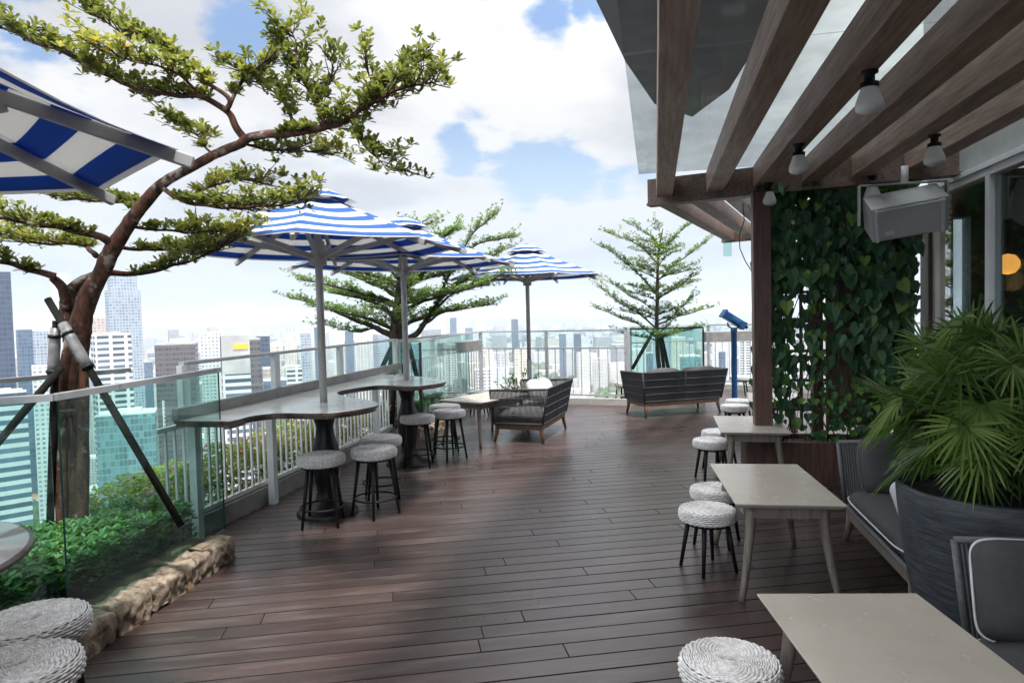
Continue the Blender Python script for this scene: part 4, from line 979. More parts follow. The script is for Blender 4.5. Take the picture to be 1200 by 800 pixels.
def tree(name, label, trunks, limbs_in, mats, leafln, twl, step, nros, seed, spread=.35, upb=.35, flat=1.0, group=None, start=.3, depthbias=1.0):
    limbs = limbs_in; rnd = random.Random(seed); t = thing(name, label, 'tree', (0, 0, 0), 0, group)
    b0 = trunks[0][0]; base = D(b0[0], b0[1], b0[2]); t.location = base
    wdm = MB(); cr = MB(); tw = MB()
    for tr in trunks:
        sp_ = spline(path(tr), 6)
        pts = [p-base+Vector(noise.noise_vector(p*4))*.012 for p, r in sp_]; wdm.tube(pts, [r*(1+.10*noise.noise(p*9)) for p, r in sp_], 14, jit=.05)
    for li, lm in enumerate(limbs):
        sp_ = spline(path(lm), 6); pts = [p-base+Vector(noise.noise_vector(p*7+Vector((li, 0, 0))))*.018 for p, r in sp_]; wdm.tube(pts, [r for p, r in sp_], 8)
        cum = [0]
        for i in range(1, len(pts)): cum.append(cum[-1]+(pts[i]-pts[i-1]).length)
        Lt = cum[-1]; x = Lt*start; side = 1
        while x < Lt:
            i = max(k for k in range(len(cum)) if cum[k] <= x+1e-9); i = min(i, len(pts)-2); f = (x-cum[i])/max(1e-6, cum[i+1]-cum[i]); p = pts[i].lerp(pts[i+1], f); dr = (pts[i+1]-pts[i]).normalized()
            sd_ = dr.cross(Vector((0, 0, 1))); sd_.normalize(); side = -side; env = math.sin(PI*min(1, .18+.82*(1-(x/Lt-start)/(1-start)*.72)))**.6
            for q in range(nros):
                a = rnd.uniform(.15, 1.0); d = (dr*rnd.uniform(.15, 1.0)+sd_*side*rnd.uniform(.2, 1.3)*depthbias+Vector((0, 0, 1))*rnd.uniform(-.12, 1)*upb)
                d.normalize(); ln = twl*env*rnd.uniform(.35, 1.15); side = -side if rnd.random() < .5 else side
                e = p+d*ln; mid_ = p+d*ln*.5+Vector((rnd.uniform(-1, 1), rnd.uniform(-1, 1), rnd.uniform(-.5, .8)))*ln*.10; tw.tube([p, mid_, e], [.0045*min(1, leafln*18+.25), .003*min(1, leafln*18+.25), .0018], 4, cap=False)
                tone = .35+.45*noise.noise(e*2.2)+.18*rnd.random()
                for a_, cnt in ((1, 7), (.8, 5), (.6, 4), (.42, 3)):
                    pp = p.lerp(mid_, a_*2) if a_ < .5 else mid_.lerp(e, a_*2-1); ax = (Vector((0, 0, 1))*flat+Vector((rnd.uniform(-.5, .5), rnd.uniform(-.5, .5), 0))+d*.4).normalized()
                    rosette(cr, pp+Vector((rnd.uniform(-1, 1), rnd.uniform(-1, 1), rnd.uniform(-.3, .6)))*leafln*.7, ax, rnd, leafln, cnt, tone)
            x += step*rnd.uniform(.6, 1.4)
    tk = wdm.build('trunk', mats[0], t); tw.build('twigs', 'twig', tk); cr.build('crown', mats[1], t); return t
d = 4.55
tree('tree', 'leaning red barked tree with layered yellow green pads on the left',
     [[(88, 700, d, .080), (86, 600, d, .078), (84, 520, d, .076), (86, 440, d, .080), (91, 395, d, .088), (101, 355, d, .075), (118, 322, d, .066), (132, 292, d-.02, .062), (150, 262, d-.05, .056), (168, 240, d-.08, .050), (190, 216, d-.12, .042), (215, 200, d-.15, .038), (250, 182, d-.2, .035), (284, 168, d-.25, .033)],
      [(76, 690, d-.1, .045), (73, 600, d-.1, .042), (71, 500, d-.1, .042), (75, 440, d-.06, .045), (84, 400, d-.04, .05)],
      [(98, 690, d-.05, .055), (97, 600, d-.04, .05), (98, 480, d-.03, .04), (99, 420, d, .035), (101, 380, d, .03)],
      [(84, 400, d, .06), (80, 368, d+.05, .062), (82, 345, d+.08, .05), (98, 328, d+.1, .042), (125, 320, d+.15, .035)],
      [(80, 360, d+.02, .05), (75, 338, d-.05, .038), (62, 324, d-.1, .032)]],
     [[(284, 168, 4.3, .038), (300, 158, 4.28, .034), (345, 155, 4.2, .03), (383, 148, 4.15, .026), (410, 136, 4.1, .02), (440, 119, 4.05, .014), (475, 103, 4.0, .009), (512, 94, 3.95, .004)],
      [(290, 166, 4.3, .032), (276, 148, 4.28, .028), (264, 128, 4.25, .025), (235, 113, 4.2, .022), (205, 110, 4.15, .018), (180, 108, 4.12, .016), (150, 100, 4.1, .013), (110, 82, 4.1, .010), (70, 62, 4.1, .007), (30, 45, 4.1, .005), (0, 34, 4.1, .003)],
      [(266, 130, 4.25, .022), (268, 116, 4.22, .018), (240, 95, 4.2, .014), (210, 70, 4.2, .011), (175, 50, 4.2, .009), (140, 35, 4.2, .006), (105, 18, 4.2, .004)],
      [(268, 122, 4.25, .016), (282, 98, 4.3, .012), (302, 78, 4.3, .009), (322, 66, 4.35, .004)],
      [(235, 113, 4.2, .014), (215, 92, 4.1, .01), (190, 80, 4.0, .007), (150, 70, 3.95, .005), (110, 55, 3.9, .003)],
      [(383, 148, 4.15, .020), (369, 120, 4.15, .014), (354, 90, 4.2, .010), (346, 55, 4.25, .007), (338, 28, 4.3, .003)],
      [(345, 155, 4.2, .016), (335, 120, 4.3, .011), (310, 100, 4.4, .007), (290, 90, 4.5, .004)],
      [(369, 120, 4.15, .010), (385, 95, 4.2, .007), (392, 78, 4.2, .004)],
      [(440, 119, 4.05, .010), (436, 95, 4.1, .007), (428, 78, 4.1, .004)],
      [(420, 132, 4.08, .010), (440, 110, 4.2, .007), (470, 88, 4.25, .005), (495, 80, 4.25, .003)],
      [(410, 138, 4.1, .009), (418, 160, 4.08, .006), (436, 180, 4.05, .005), (464, 200, 4.0, .003)],
      [(190, 218, 4.43, .022), (215, 236, 4.3, .016), (255, 242, 4.2, .012), (300, 243, 4.1, .008), (335, 238, 4.1, .005), (358, 230, 4.1, .003)],
      [(215, 236, 4.3, .010), (240, 222, 4.4, .008), (275, 212, 4.4, .006), (310, 214, 4.4, .003)],
      [(284, 168, 4.3, .012), (310, 176, 4.4, .009), (345, 178, 4.4, .006), (384, 180, 4.4, .003)],
      [(250, 182, 4.35, .010), (236, 165, 4.4, .008), (222, 152, 4.5, .006), (205, 146, 4.5, .003)],
      [(66, 325, 4.45, .030), (45, 319, 4.4, .024), (20, 312, 4.3, .018), (-15, 305, 4.2, .012), (-60, 300, 4.1, .004)],
      [(133, 292, 4.53, .040), (118, 278, 4.45, .030), (85, 270, 4.4, .024), (45, 262, 4.3, .018), (0, 256, 4.2, .012), (-50, 250, 4.1, .005)],
      [(112, 300, 4.5, .024), (98, 288, 4.7, .018), (70, 286, 4.8, .013), (35, 284, 4.9, .008), (0, 278, 5.0, .004)],
      [(152, 258, 4.5, .030), (158, 245, 4.7, .022), (140, 236, 4.9, .016), (110, 236, 5.1, .010), (75, 234, 5.2, .005)],
      [(125, 320, 4.7, .028), (165, 318, 4.75, .020), (205, 311, 4.8, .014), (245, 298, 4.8, .009), (275, 284, 4.8, .003)],
      [(140, 290, 4.55, .018), (170, 292, 4.8, .013), (210, 290, 4.9, .010), (245, 282, 4.9, .006), (292, 272, 4.9, .003)],
      [(150, 262, 4.5, .016), (180, 270, 4.6, .011), (215, 272, 4.65, .007), (250, 270, 4.65, .003)]],
     ('bark', 'leaf1'), .052, .25, .042, 3, 31, start=.22, upb=.55, depthbias=1.15)
def auto_limbs(axis, tiers, seed):
    # axis: trunk polyline points (world); tiers: (height fraction, reach, count, rise)
    rnd = random.Random(seed); out = []
    for hf, reach, cnt, rise in tiers:
        x = hf*(len(axis)-1); i = min(int(x), len(axis)-2); p = axis[i].lerp(axis[i+1], x-i); a0 = rnd.uniform(0, 6.28)
        for k in range(cnt):
            an = a0+2*PI*k/cnt+rnd.uniform(-.35, .35); ln = reach*rnd.uniform(.75, 1.1); c = Vector((math.cos(an), math.sin(an), 0)); z0 = rnd.uniform(-.08, .08); pts = []
            for q in (0, .2, .45, .72, 1):
                bend = Vector((-c.y, c.x, 0))*math.sin(q*3)*ln*rnd.uniform(-.08, .08)
                pts.append((p+Vector((0, 0, z0))+c*ln*q+bend+Vector((0, 0, rise*ln*(q**.75))), .026*reach*(1-.85*q)+.002))
            out.append(pts)
    return out
d = 10.7
tree('tree', 'dark trunked tree with fine flat foliage behind the parasols',
     [[(463, 512, d, .15), (463, 470, d, .14), (464, 430, d, .135), (464, 395, d, .13), (467, 360, d, .10), (470, 325, d, .07), (474, 300, d, .04)]],
     [[(464, 395, d, .07), (440, 384, d, .05), (415, 375, d-.1, .035), (390, 364, d-.2, .022), (365, 355, d-.3, .012), (345, 351, d-.4, .005)],
      [(466, 375, d, .06), (445, 358, d+.2, .04), (425, 350, d+.3, .03), (400, 345, d+.4, .02), (378, 338, d+.5, .006)],
      [(468, 350, d, .05), (450, 338, d, .03), (430, 330, d, .02), (410, 322, d, .006)],
      [(468, 402, d, .06), (488, 390, d, .055), (505, 368, d, .045), (520, 345, d, .035), (548, 325, d+.1, .03), (572, 305, d+.1, .018), (590, 292, d+.2, .006)],
      [(512, 355, d, .04), (525, 325, d+.2, .03), (540, 298, d+.3, .02), (556, 272, d+.3, .012), (578, 253, d+.3, .005)],
      [(540, 300, d+.3, .018), (565, 284, d+.3, .012), (602, 278, d+.3, .005)],
      [(500, 378, d, .03), (520, 366, d-.3, .02), (548, 361, d-.5, .012), (577, 356, d-.6, .005)],
      [(470, 345, d, .04), (490, 325, d-.2, .03), (510, 312, d-.3, .02), (535, 305, d-.3, .006)],
      [(470, 330, d, .03), (455, 315, d, .02), (440, 308, d, .006)],
      [(474, 305, d, .03), (490, 292, d, .02), (515, 282, d, .012), (530, 270, d, .005)],
      [(507, 366, d, .03), (530, 345, d+.4, .02), (560, 335, d+.6, .006)],
      [(440, 384, d, .02), (420, 388, d+.3, .015), (400, 385, d+.5, .01), (375, 378, d+.6, .005)],
      [(545, 326, d, .02), (565, 330, d-.3, .012), (590, 322, d-.4, .005)]]+auto_limbs([D(464, 402, d), D(467, 360, d), D(472, 320, d), D(478, 290, d)], [(.10, 1.45, 5, .26), (.32, 1.35, 6, .26), (.52, 1.2, 6, .28), (.72, 1.05, 6, .32), (.92, .8, 5, .4)], 3),
     ('bark2', 'leaf2'), .044, .42, .085, 5, 32, start=.2, upb=.24, depthbias=1.4)
d = 13.5
RS = .6
tree('tree', 'slim far tree with tiered branches in front of the city view',
     [[(776, 470, d, .085), (772, 430, d, .075), (770, 390, d, .07), (770, 350, d, .06), (771, 310, d, .045), (773, 285, d, .03), (777, 268, d, .012)]],
     [[(769, 385, d, .035), (750, 368, d-.1, .025), (730, 357, d-.2, .016), (703, 335, d-.3, .005)],
      [(769, 396, d, .03), (748, 380, d+.2, .02), (725, 372, d+.3, .014), (703, 362, d+.3, .005)],
      [(770, 345, d, .03), (752, 325, d, .02), (730, 305, d, .014), (708, 290, d, .005)],
      [(771, 310, d, .025), (755, 292, d, .018), (738, 282, d, .010), (716, 274, d, .004)],
      [(773, 290, d, .02), (760, 275, d, .013), (742, 264, d, .005)],
      [(771, 330, d, .03), (788, 312, d, .02), (808, 298, d, .013), (830, 281, d, .004)],
      [(772, 300, d, .025), (784, 285, d, .018), (796, 272, d, .011), (810, 262, d, .004)],
      [(770, 350, d, .025), (788, 340, d-.1, .018), (802, 330, d-.2, .011), (818, 321, d-.3, .004)],
      [(770, 380, d, .03), (790, 372, d, .02), (808, 368, d, .013), (831, 360, d, .004)],
      [(770, 392, d, .02), (785, 378, d+.3, .014), (798, 360, d+.3, .009), (812, 348, d+.3, .004)],
      [(770, 365, d, .02), (755, 355, d+.4, .014), (735, 345, d+.5, .008), (715, 330, d+.5, .004)],
      [(771, 320, d, .018), (786, 322, d-.4, .012), (800, 318, d-.6, .004)],
      [(774, 280, d, .012), (772, 268, d, .008), (766, 262, d, .003)]]+auto_limbs([D(770, 400, d), D(770, 360, d), D(771, 320, d), D(773, 285, d)], [(.02, .85, 4, .22), (.22, .80, 5, .28), (.42, .75, 5, .3), (.62, .65, 5, .36), (.80, .5, 4, .42), (.95, .35, 4, .5)], 4),
     ('bark2', 'leaf2'), .042, .34, .085, 4, 33, start=.22, upb=.30, depthbias=1.4)
# timber props strapped to the three trunks
def props(label, runs, rr, sleeves=(), straps=()):
    t = thing('tree_props', label, 'tree props')
    for a, b in runs: m = MB(); m.tube([a, a.lerp(b, .5), b], [rr, rr*1.1, rr], 10, jit=.06); m.build('prop', 'prop', t)
    for a, b in sleeves: m = MB(); m.tube([a, a.lerp(b, .25), a.lerp(b, .6), b], [rr*1.45, rr*1.55, rr*1.5, rr*1.35], 12, jit=.05); m.build('sleeve', 'sleeve', t)
    for a, b in straps: m = MB(); m.tube([a, b], rr*1.75, 12); m.build('strap', 'black', t)
d = 4.35
PR0, PR1 = D(213, 616, 4.25), D(56, 350, d)
props('three dark timber props with grey sleeves strapped to the leaning trunk',
      [(D(-8, 525, 4.15), D(72, 430, d)), (PR0, PR1), (D(58, 640, 4.42), D(66, 376, 4.36))], .022,
      [(PR0.lerp(PR1, .70), PR0.lerp(PR1, .89)), (D(62, 440, 4.37), D(65, 384, 4.36))], [(PR0.lerp(PR1, .69), PR0.lerp(PR1, .705)), (PR0.lerp(PR1, .84), PR0.lerp(PR1, .85)), (D(62, 437, 4.37), D(62, 433, 4.37)), (D(64, 396, 4.36), D(64, 392, 4.36))])
props('dark timber props bracing the second tree behind green glass', [(D(448, 430, 10.2), D(463, 398, 10.5)), (D(445, 500, 10.3), D(462, 400, 10.5)), (D(503, 500, 10.4), D(478, 398, 10.5)), (D(459, 500, 9.9), D(464, 400, 10.45))], .035)
props('dark timber props bracing the slim far tree', [(D(741, 432, 13.2), D(767, 386, 13.4)), (D(785, 440, 13.1), D(774, 388, 13.35)), (D(779, 440, 13.0), D(773, 388, 13.35))], .032)
# ------------------------------------------------------------------ the city far below
GZ = -190.0
def facade(name, wall, glass, fh_, bay, wh, ww, rough=.5, var=.5, band=False):
    s = NT(name); uv = s.n('ShaderNodeUVMap').outputs[0]; sp = s.n('ShaderNodeSeparateXYZ'); s.l(uv, sp.inputs[0])
    U = s.math('DIVIDE', sp.outputs[0], bay); V_ = s.math('DIVIDE', sp.outputs[1], fh_); fu = s.math('FRACT', U); fv = s.math('FRACT', V_)
    mv = s.math('LESS_THAN', s.math('ABSOLUTE', s.math('SUBTRACT', fv, .5)), wh/2); mu = s.math('LESS_THAN', s.math('ABSOLUTE', s.math('SUBTRACT', fu, .5)), ww/2)
    mk = s.math('MULTIPLY', mv, mu) 
    cb = s.n('ShaderNodeCombineXYZ'); s.l(s.math('FLOOR', U), cb.inputs[0]); s.l(s.math('FLOOR', V_), cb.inputs[1]); wnz = s.n('ShaderNodeTexWhiteNoise'); s.l(cb.outputs[0], wnz.inputs[0])
    g = s.mix(s.math('MULTIPLY', wnz.outputs[0], var), glass, tuple(min(1, x*3+.06) for x in glass))
    n = s.noise(.02, 4, .6); wl = s.mix(s.ramp(n, .3, .7), tuple(x*.85 for x in wall), tuple(min(1, x*1.1) for x in wall))
    s.set(s.mix(mk, wl, g), s.ramp(mk, 0, 1, .7, .25)); return s.m
FM = {
 'white_grid': facade('facade_white_grid', (.66, .66, .65), (.05, .07, .09), 4.2, 9.5, .52, .78),
 'white_fine': facade('facade_white_fine', (.62, .62, .61), (.16, .19, .22), 3.3, 3.2, .5, .55),
 'cream': facade('facade_cream', (.58, .53, .44), (.20, .21, .21), 3.1, 4.2, .45, .6),
 'stripe': facade('facade_stripe', (.60, .61, .61), (.045, .075, .11), 4.6, 90, .52, .97),
 'grey_tower': facade('facade_grey_tower', (.34, .37, .41), (.11, .15, .20), 3.9, 3.6, .62, .70),
 'blue_glass': facade('facade_blue_glass', (.10, .14, .20), (.035, .07, .12), 4.0, 2.4, .82, .86, var=.35),
 'dark_blue': facade('facade_dark_blue', (.045, .065, .11), (.02, .035, .07), 4.0, 3.0, .7, .85, var=.3),
 'brown': facade('facade_brown', (.11, .085, .085), (.03, .035, .045), 4.2, 2.6, .5, .8),
 'teal': facade('facade_teal', (.22, .29, .30), (.07, .15, .165), 4.0, 2.2, .8, .85, var=.5),
 'pink': facade('facade_pinkish', (.50, .40, .36), (.16, .17, .18), 3.1, 3.8, .45, .6),
 'grey': facade('facade_grey', (.30, .31, .32), (.10, .12, .14), 3.6, 3.8, .5, .7),
 'hotel': facade('facade_balcony', (.64, .63, .60), (.12, .13, .14), 3.2, 5.0, .42, .72),
}
M['roofgrey'] = plain('flat_roof', (.42, .42, .41), .8, var=.3, scale=.05)
M['roofred'] = plain('tiled_roof', (.30, .13, .075), .8, var=.3, scale=.05)
M['yellow'] = plain('yellow_sign', (.75, .48, .03), .5)
M['bwhite'] = plain('white_wall', (.68, .68, .67), .7, var=.1, scale=.05)
def hor_y(px): return ray_h(px)
def ztop(px, py, d):
    p = D(px, py, d); return p.z
def tower(px0, px1, pyt, d, mat, label, rot=0.0, dep=.8, roof='roofgrey', steps=(), core=True, group=None, name='tower_block', cat='building'):
    pc = (px0+px1)/2; top = D(pc, pyt, d); th = math.atan((pc-600)/F); wd = (px1-px0)*d/F*math.cos(th)/(abs(math.cos(rot))+dep*abs(math.sin(rot))); H = top.z-GZ; dp = wd*dep
    c = top+(fh*math.cos(th)+rt*math.sin(th))*(dp*.5)
    t = thing(name, label, cat, (c.x, c.y, GZ), YAW-th+rot, group)
    m = MB(); m.box((0, 0, H/2), (wd, dp, H), uv=True, mi=0); m.mi[-6] = m.mi[-5] = 1; m.build('walls', [FM[mat], M[roof]], t)
    if core:
        m = MB(); m.box((wd*.05, 0, H+wd*.045), (wd*.42, dp*.45, wd*.09)); m.box((-wd*.27, dp*.1, H+wd*.02), (wd*.14, dp*.2, wd*.04)); m.box((0, dp*.485, H+.6), (wd, dp*.03, 1.2)); m.box((0, -dp*.485, H+.6), (wd, dp*.03, 1.2)); m.build('roof_plant', 'bwhite' if mat not in ('dark_blue', 'brown') else 'roofgrey', t)
    return t, wd, dp, H
random.seed(11)
tower(-60, 13, 318, 520, 'dark_blue', 'dark blue glass tower cut by the left picture edge', .02, .7, core=False)
tower(18, 38, 386, 700, 'blue_glass', 'pale blue block between the dark tower and the tree trunk', .2)
tower(33, 57, 388, 820, 'grey_tower', 'grey ribbed block just left of the tree trunk', -.1)
t_, w_, dp_, H_ = tower(122, 165, 340, 900, 'grey_tower', 'tallest grey gridded tower right of the leaning tree trunk', .15, .9, core=False)
m = MB(); m.box((0, 0, H_+11), (w_*.82, dp_*.82, 22), uv=True, mi=0); m.build('crown', [FM['grey_tower'], M['roofgrey']], t_)
m = MB(); m.box((0, 0, H_+24), (w_*.6, dp_*.6, 5)); m.build('roof_plant', 'bwhite', t_)
tower(59, 80, 322, 1300, 'white_fine', 'faint tall tower behind the fork of the leaning tree', 0)
tower(105, 154, 393, 480, 'white_grid', 'broad white office block with black window bands right of the trunk', .18, .8)
tower(107, 124, 372, 760, 'pink', 'small beige tower top peeping behind the white office block', .1)
t_, w_, dp_, H_ = tower(181, 233, 404, 560, 'brown', 'dark brown glass block with flat top left of the white tower', -.12, .8, core=False)
m = MB(); m.box((0, 0, H_+.8), (w_*1.01, dp_*1.01, 1.6)); m.box((w_*.1, 0, H_+3.2), (w_*.5, dp_*.4, 3.4)); m.build('roof_plant', 'roofgrey', t_)
tower(234, 258, 391, 640, 'white_fine', 'white tower with small dark openings beside the striped tower', 0, .8)
t_, w_, dp_, H_ = tower(259, 294, 438, 430, 'stripe', 'blue and white striped tower carrying a yellow sign', .06, .9, core=False)
hh = 24.5
m = MB(); m.box((0, 0, H_+hh/2), (w_, dp_, hh)); m.build('crown', 'roofgrey', t_)
m = MB(); m.box((w_*.18, -dp_/2-.25, H_+hh*.70), (w_*.52, .4, 3.4)); m.build('sign', 'yellow', t_)
m = MB(); m.box((-w_*.5-.2, 0, H_+hh*.5), (.3, dp_*.5, hh*.9)); m.build('side_panel', FM['blue_glass'], t_)
tower(288, 305, 398, 520, 'brown', 'narrow brown tower directly right of the striped tower', 0, .8)
tower(300, 316, 394, 600, 'dark_blue', 'narrow dark blue tower left of the stepped cream tower', .1, .8)
tower(311, 329, 404, 640, 'cream', 'stepped cream tower left of the first parasol pole', 0)
tower(307, 327, 432, 560, 'pink', 'lower white and red block below the stepped cream tower', .1, roof='roofred')
tower(333, 354, 430, 620, 'white_grid', 'small white gridded block seen above the counter near the pole', .1)
tower(308, 336, 446, 520, 'blue_glass', 'low blue roofed block just above the bar counter', .05)
tower(333, 347, 392, 1000, 'cream', 'cream tower seen left of the first parasol pole', 0)
tower(352, 364, 390, 900, 'grey_tower', 'grey tower immediately left of the first parasol pole', .1)
tower(368, 379, 383, 1100, 'blue_glass', 'blue grey tower touching the first parasol pole', 0)
tower(390, 402, 384, 1100, 'white_fine', 'white tower immediately right of the first parasol pole', 0)
tower(404, 414, 388, 1300, 'blue_glass', 'blue tower right of the first parasol pole under the branches', 0)
tower(418, 432, 392, 1100, 'hotel', 'white tower under the low branches of the second tree', 0)
tower(555, 577, 434, 640, 'hotel', 'white balcony striped block beyond the far corner of the railing', .18)
tower(602, 622, 409, 760, 'cream', 'tall cream slab just left of the far parasol pole', .1, .6)
tower(599, 607, 374, 2300, 'dark_blue', 'dark blue lone tower standing above the skyline left of the far parasol', 0)
tower(655, 665, 391, 1900, 'blue_glass', 'blue slab in the pair right of the far parasol pole', 0)
tower(672, 681, 391, 1800, 'dark_blue', 'dark slab in the pair right of the far parasol pole', 0)
tower(663, 672, 388, 1850, 'white_fine', 'white slab between the two dark slabs', 0)
tower(513, 523, 376, 1800, 'white_fine', 'white tower right of the second tree trunk', 0)
tower(527, 535, 372, 2300, 'blue_glass', 'blue grey tower under the right branches of the second tree', 0)
tower(535, 545, 378, 1900, 'white_fine', 'white tower below the right branches of the second tree', 0)
tower(764, 786, 352, 1500, 'grey_tower', 'grey tower behind the slim far tree', 0, .8)
tower(787, 803, 396, 900, 'cream', 'cream tower seen through the framed green glass', .05)
tower(796, 822, 418, 720, 'teal', 'teal glass block seen through the framed green glass', .1)
tower(738, 757, 410, 1300, 'white_fine', 'white block left of the slim far trunk', 0)
tower(834, 856, 392, 1400, 'white_fine', 'white slab left of the telescope post', 0)
tower(842, 850, 412, 800, 'blue_glass', 'blue banded block left of the telescope post', 0)
tower(866, 884, 398, 1100, 'white_grid', 'white block right of the telescope post', 0)
tower(906, 930, 385, 1500, 'white_fine', 'pale block in the gap behind the vine', 0)
tower(-40, 32, 462, 330, 'stripe', 'white louvred block seen through the near glass at the left', .1, .6, roof='roofgrey')
tower(37, 56, 430, 470, 'white_fine', 'white slab with a narrow face left of the trunk behind the glass', 0)
tower(112, 186, 486, 400, 'teal', 'broad teal glass block seen through the near glass screen', -.1, .6)
tower(190, 222, 470, 560, 'white_fine', 'white block seen through the end of the near glass screen', 0)
tower(56, 78, 455, 600, 'grey', 'grey block behind the leaning tree trunk', 0)

# mid-distance blocks: several rows, each a building of its own
rows = [(640, 1000, 34, 'near'), (1000, 1700, 58, 'middle'), (1700, 3000, 72, 'far')]
rnd = random.Random(77)
tones = {'white_fine': 'white', 'hotel': 'white balconied', 'cream': 'cream', 'grey_tower': 'grey', 'blue_glass': 'blue glass', 'pink': 'beige', 'grey': 'grey concrete', 'white_grid': 'white gridded', 'dark_blue': 'dark blue'}
def region(px):
    for lim, nm in ((60, 'left of the leaning trunk'), (180, 'behind the leaning tree'), (300, 'above the near glass screen'), (385, 'left of the first parasol pole'), (478, 'between the first two parasol poles'), (560, 'behind the second tree'), (621, 'left of the far parasol pole'), (730, 'right of the far parasol pole'), (830, 'behind the slim far tree')):
        if px < lim: return nm
    return 'beside the blue telescope'
for d0, d1, n, wh_ in rows:
    for i in range(n):
        px = -40+1010*(i+rnd.uniform(0, .9))/n; d = rnd.uniform(d0, d1); mat = rnd.choice(['white_fine', 'white_fine', 'hotel', 'cream', 'grey_tower', 'blue_glass', 'pink', 'grey', 'white_grid', 'hotel'])
        right = px > 560
        hz_y = 368-.025*(px-600)
        hgt = rnd.uniform(60, 190)*(.50 if right else 1)*(1.0 if wh_ != 'near' else .62)
        if right and wh_ == 'near': hgt *= .5
        pyt = hz_y+(CH-(GZ+hgt))*F/d; wd = rnd.uniform(22, 48)*F/d
        if pyt < hz_y+8: pyt = hz_y+rnd.uniform(4, 16)
        if right and wh_ != 'far' and rnd.random() < .45: continue
        sh = 'slab' if hgt > 110 else 'block'
        tower(px, px+wd, pyt, d, mat, f'{tones[mat].split()[0] if "left of the far" in region(px) else tones[mat]} {"tower" if hgt > 110 else "low block"}, {wh_} rows, {region(px)}', rnd.uniform(-.5, .5), rnd.uniform(.5, 1), core=(wh_ != 'far'), group=f'{tones[mat]} city blocks {region(px)}', name='city_block')
by = {}
for o in list(bpy.data.objects):
    if o.name.startswith('city_block') and o.parent is None: by.setdefault(o['label'], []).append(o)
ords = ['leftmost', 'second from left', 'third from left', 'fourth from left', 'fifth from left', 'sixth from left', 'seventh from left']
for lb, os_ in by.items():
    if len(os_) > 1:
        os_.sort(key=lambda o: o.location.dot(rt)/o.location.dot(fh))
        for k, o in enumerate(os_): o['label'] = lb+', '+(ords[k] if k < len(os_)-1 else 'rightmost')
# everything beyond reads as one mass
m = MB(); rnd = random.Random(5)
def fbox(px, d, w1, w2, h, mi):
    c = D(px, 380, d); a = YAW+rnd.uniform(-.6, .6); m.box((c.x, c.y, GZ+h/2), (w1, w2, h), a, uv=True, mi=mi)
    m.mi[-6] = m.mi[-5] = rnd.choice((4, 4, 4, 5)) if h < 22 else 4
for i in range(2600):
    px = rnd.uniform(-120, 1100); d = 1500*(1+rnd.random()**1.4*6.5); hi = noise.noise(Vector((px*.012, d*.0006, 2)))
    h = rnd.uniform(10, 36)+(rnd.uniform(30, 100) if hi+rnd.uniform(-.35, .35) > (.12 if px < 560 else .30) else 0)
    if d > 5000: h *= .9
    fbox(px, d, rnd.uniform(18, 60), rnd.uniform(14, 40), h, rnd.choice((0, 0, 1, 2, 3)))
for i in range(1500):
    px = rnd.uniform(430, 960); d = rnd.uniform(560, 2300); h = rnd.uniform(7, 20)
    if noise.noise(Vector((px*.02, d*.004, 7))) > .18: continue
    fbox(px, d, rnd.uniform(10, 34), rnd.uniform(9, 24), h, rnd.choice((0, 0, 2, 1)))
for i in range(500):
    px = rnd.uniform(-60, 430); d = rnd.uniform(430, 1600); h = rnd.uniform(9, 40)
    if noise.noise(Vector((px*.02, d*.004, 7))) > .2: continue
    fbox(px, d, rnd.uniform(14, 40), rnd.uniform(12, 30), h, rnd.choice((0, 0, 2, 3)))
tag(m.build('distant_city', [FM['white_fine'], FM['cream'], FM['hotel'], FM['grey'], M['roofgrey'], M['roofred']]), 'mass of pale low buildings spreading to the horizon', 'city', kind='stuff')
# park trees between the blocks
s = NT('park_foliage'); n = s.noise(.06, 6, .65); s.set(s.mix(s.ramp(n, .35, .65), (.022, .05, .018), (.085, .13, .04)), .9); M['park'] = s.m
m = MB(); rnd = random.Random(15)
def blob(c, r):
    k = 6; vs = []
    for j in range(1, 4):
        ph = PI*j/4.6
        for i in range(k):
            th = 2*PI*i/k+j*.5; q = r*rnd.uniform(.75, 1.2); vs.append((c.x+q*math.sin(ph)*math.cos(th), c.y+q*math.sin(ph)*math.sin(th), c.z+q*.85*math.cos(ph)))
    vs.append((c.x, c.y, c.z+r)); fs = [(j*k+i, (j+1)*k+i, (j+1)*k+(i+1) % k, j*k+(i+1) % k) for j in range(2) for i in range(k)]+[(18, i, (i+1) % k) for i in range(k)]
    m.add(vs, fs)
cnt = 0
while cnt < 7500:
    px = rnd.uniform(-80, 960); d = 450*(1+rnd.random()**1.5*6); v = noise.noise(Vector((px*.02, d*.004, 7)))
    if px < 430 and d < 900: v += .12
    if v < (.12 if px < 560 else .02) and rnd.random() > .10: continue
    c = D(px, 400, d); c.z = GZ+rnd.uniform(3, 8); blob(c, rnd.uniform(5, 13)*(1 if d < 1500 else 1.6)); cnt += 1
tag(m.build('park_trees', 'park'), 'green parks and street trees far below between the buildings', 'trees', kind='stuff')
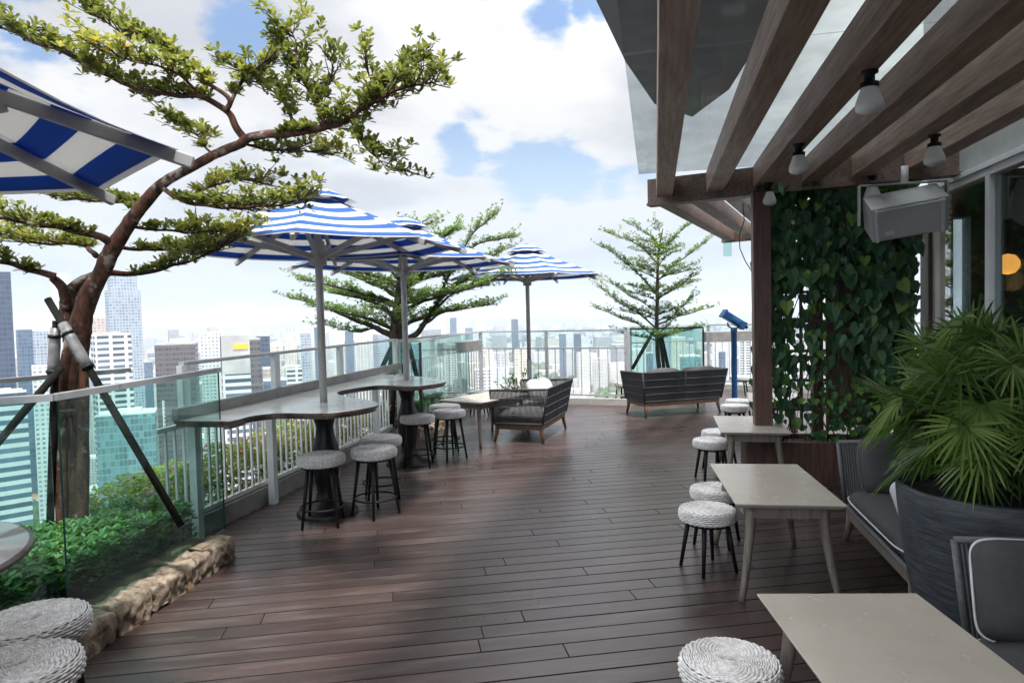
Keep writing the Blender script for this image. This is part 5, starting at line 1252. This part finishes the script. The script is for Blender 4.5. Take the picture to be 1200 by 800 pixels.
# low hills on the skyline
m = MB(); N = 90; vs = []; fs = []
for j in range(5):
    for i in range(N+1):
        px = -300+1700*i/N; d = (9000, 9800, 10600, 11800, 13500)[j]; c = D(px, 380, d); prof = (0, .6, 1, .8, .0)[j]
        h = (60+150*max(0, .5+.6*noise.noise(Vector((px*.006, 1, 0)))+.25*noise.noise(Vector((px*.02, 4, j*.3)))))*prof; vs.append((c.x, c.y, GZ+h))
for j in range(4):
    for i in range(N): a = j*(N+1)+i; fs.append((a, a+1, a+N+2, a+N+1))
m.add(vs, fs, smooth=True); struct(m.build('hills', 'park'))
# ground sheet
s = NT('city_ground'); v = s.n('ShaderNodeTexVoronoi'); v.inputs['Scale'].default_value = .011; s.l(s.n('ShaderNodeTexCoord').outputs['Object'], v.inputs['Vector']); n = s.noise(.004, 8, .6); n3 = s.noise(.03, 5, .6)
ed = s.n('ShaderNodeTexVoronoi', feature='DISTANCE_TO_EDGE'); ed.inputs['Scale'].default_value = .006; s.l(s.n('ShaderNodeTexCoord').outputs['Object'], ed.inputs['Vector'])
c = s.mix(s.ramp(n, .42, .52), (.05, .085, .035), (.30, .29, .27)); c = s.mix(s.ramp(n3, .45, .6), c, (.36, .35, .33)); c = s.mix(s.ramp(ed.outputs['Distance'], .03, .05, 1, 0), c, (.12, .12, .125)); s.set(c, .9)
m = MB(); m.lathe([(.0, 0), (18000, 0)][::-1], 48); g_ = m.build('ground', s.m); g_.location = (0, 0, GZ); struct(g_)
for o in [g_]:
    me = o.data
# the terrace stands on a tower of its own
m = MB(); m.prism([(p[0]*.985, p[1]*.985) for p in deckpoly], GZ, -.45); tag(m.build('terrace_tower', FM['grey']), 'building carrying the terrace, below the deck', 'building')

# haze: one closed box round the scene
hm = bpy.data.materials.new('haze'); hm.use_nodes = True; ht = hm.node_tree; ht.nodes.clear()
pv = ht.nodes.new('ShaderNodeVolumePrincipled'); pv.inputs['Color'].default_value = (.74, .84, .94, 1); pv.inputs['Density'].default_value = HAZE = .00014; pv.inputs['Anisotropy'].default_value = .0
om = ht.nodes.new('ShaderNodeOutputMaterial'); ht.links.new(pv.outputs[0], om.inputs['Volume'])
m = MB(); m.box((0, 0, (GZ-1+120)/2), (39000, 39000, 121-GZ)); h_ = m.build('haze', hm); h_['kind'] = 'stuff'; h_['label'] = 'pale blue haze over the distant city'
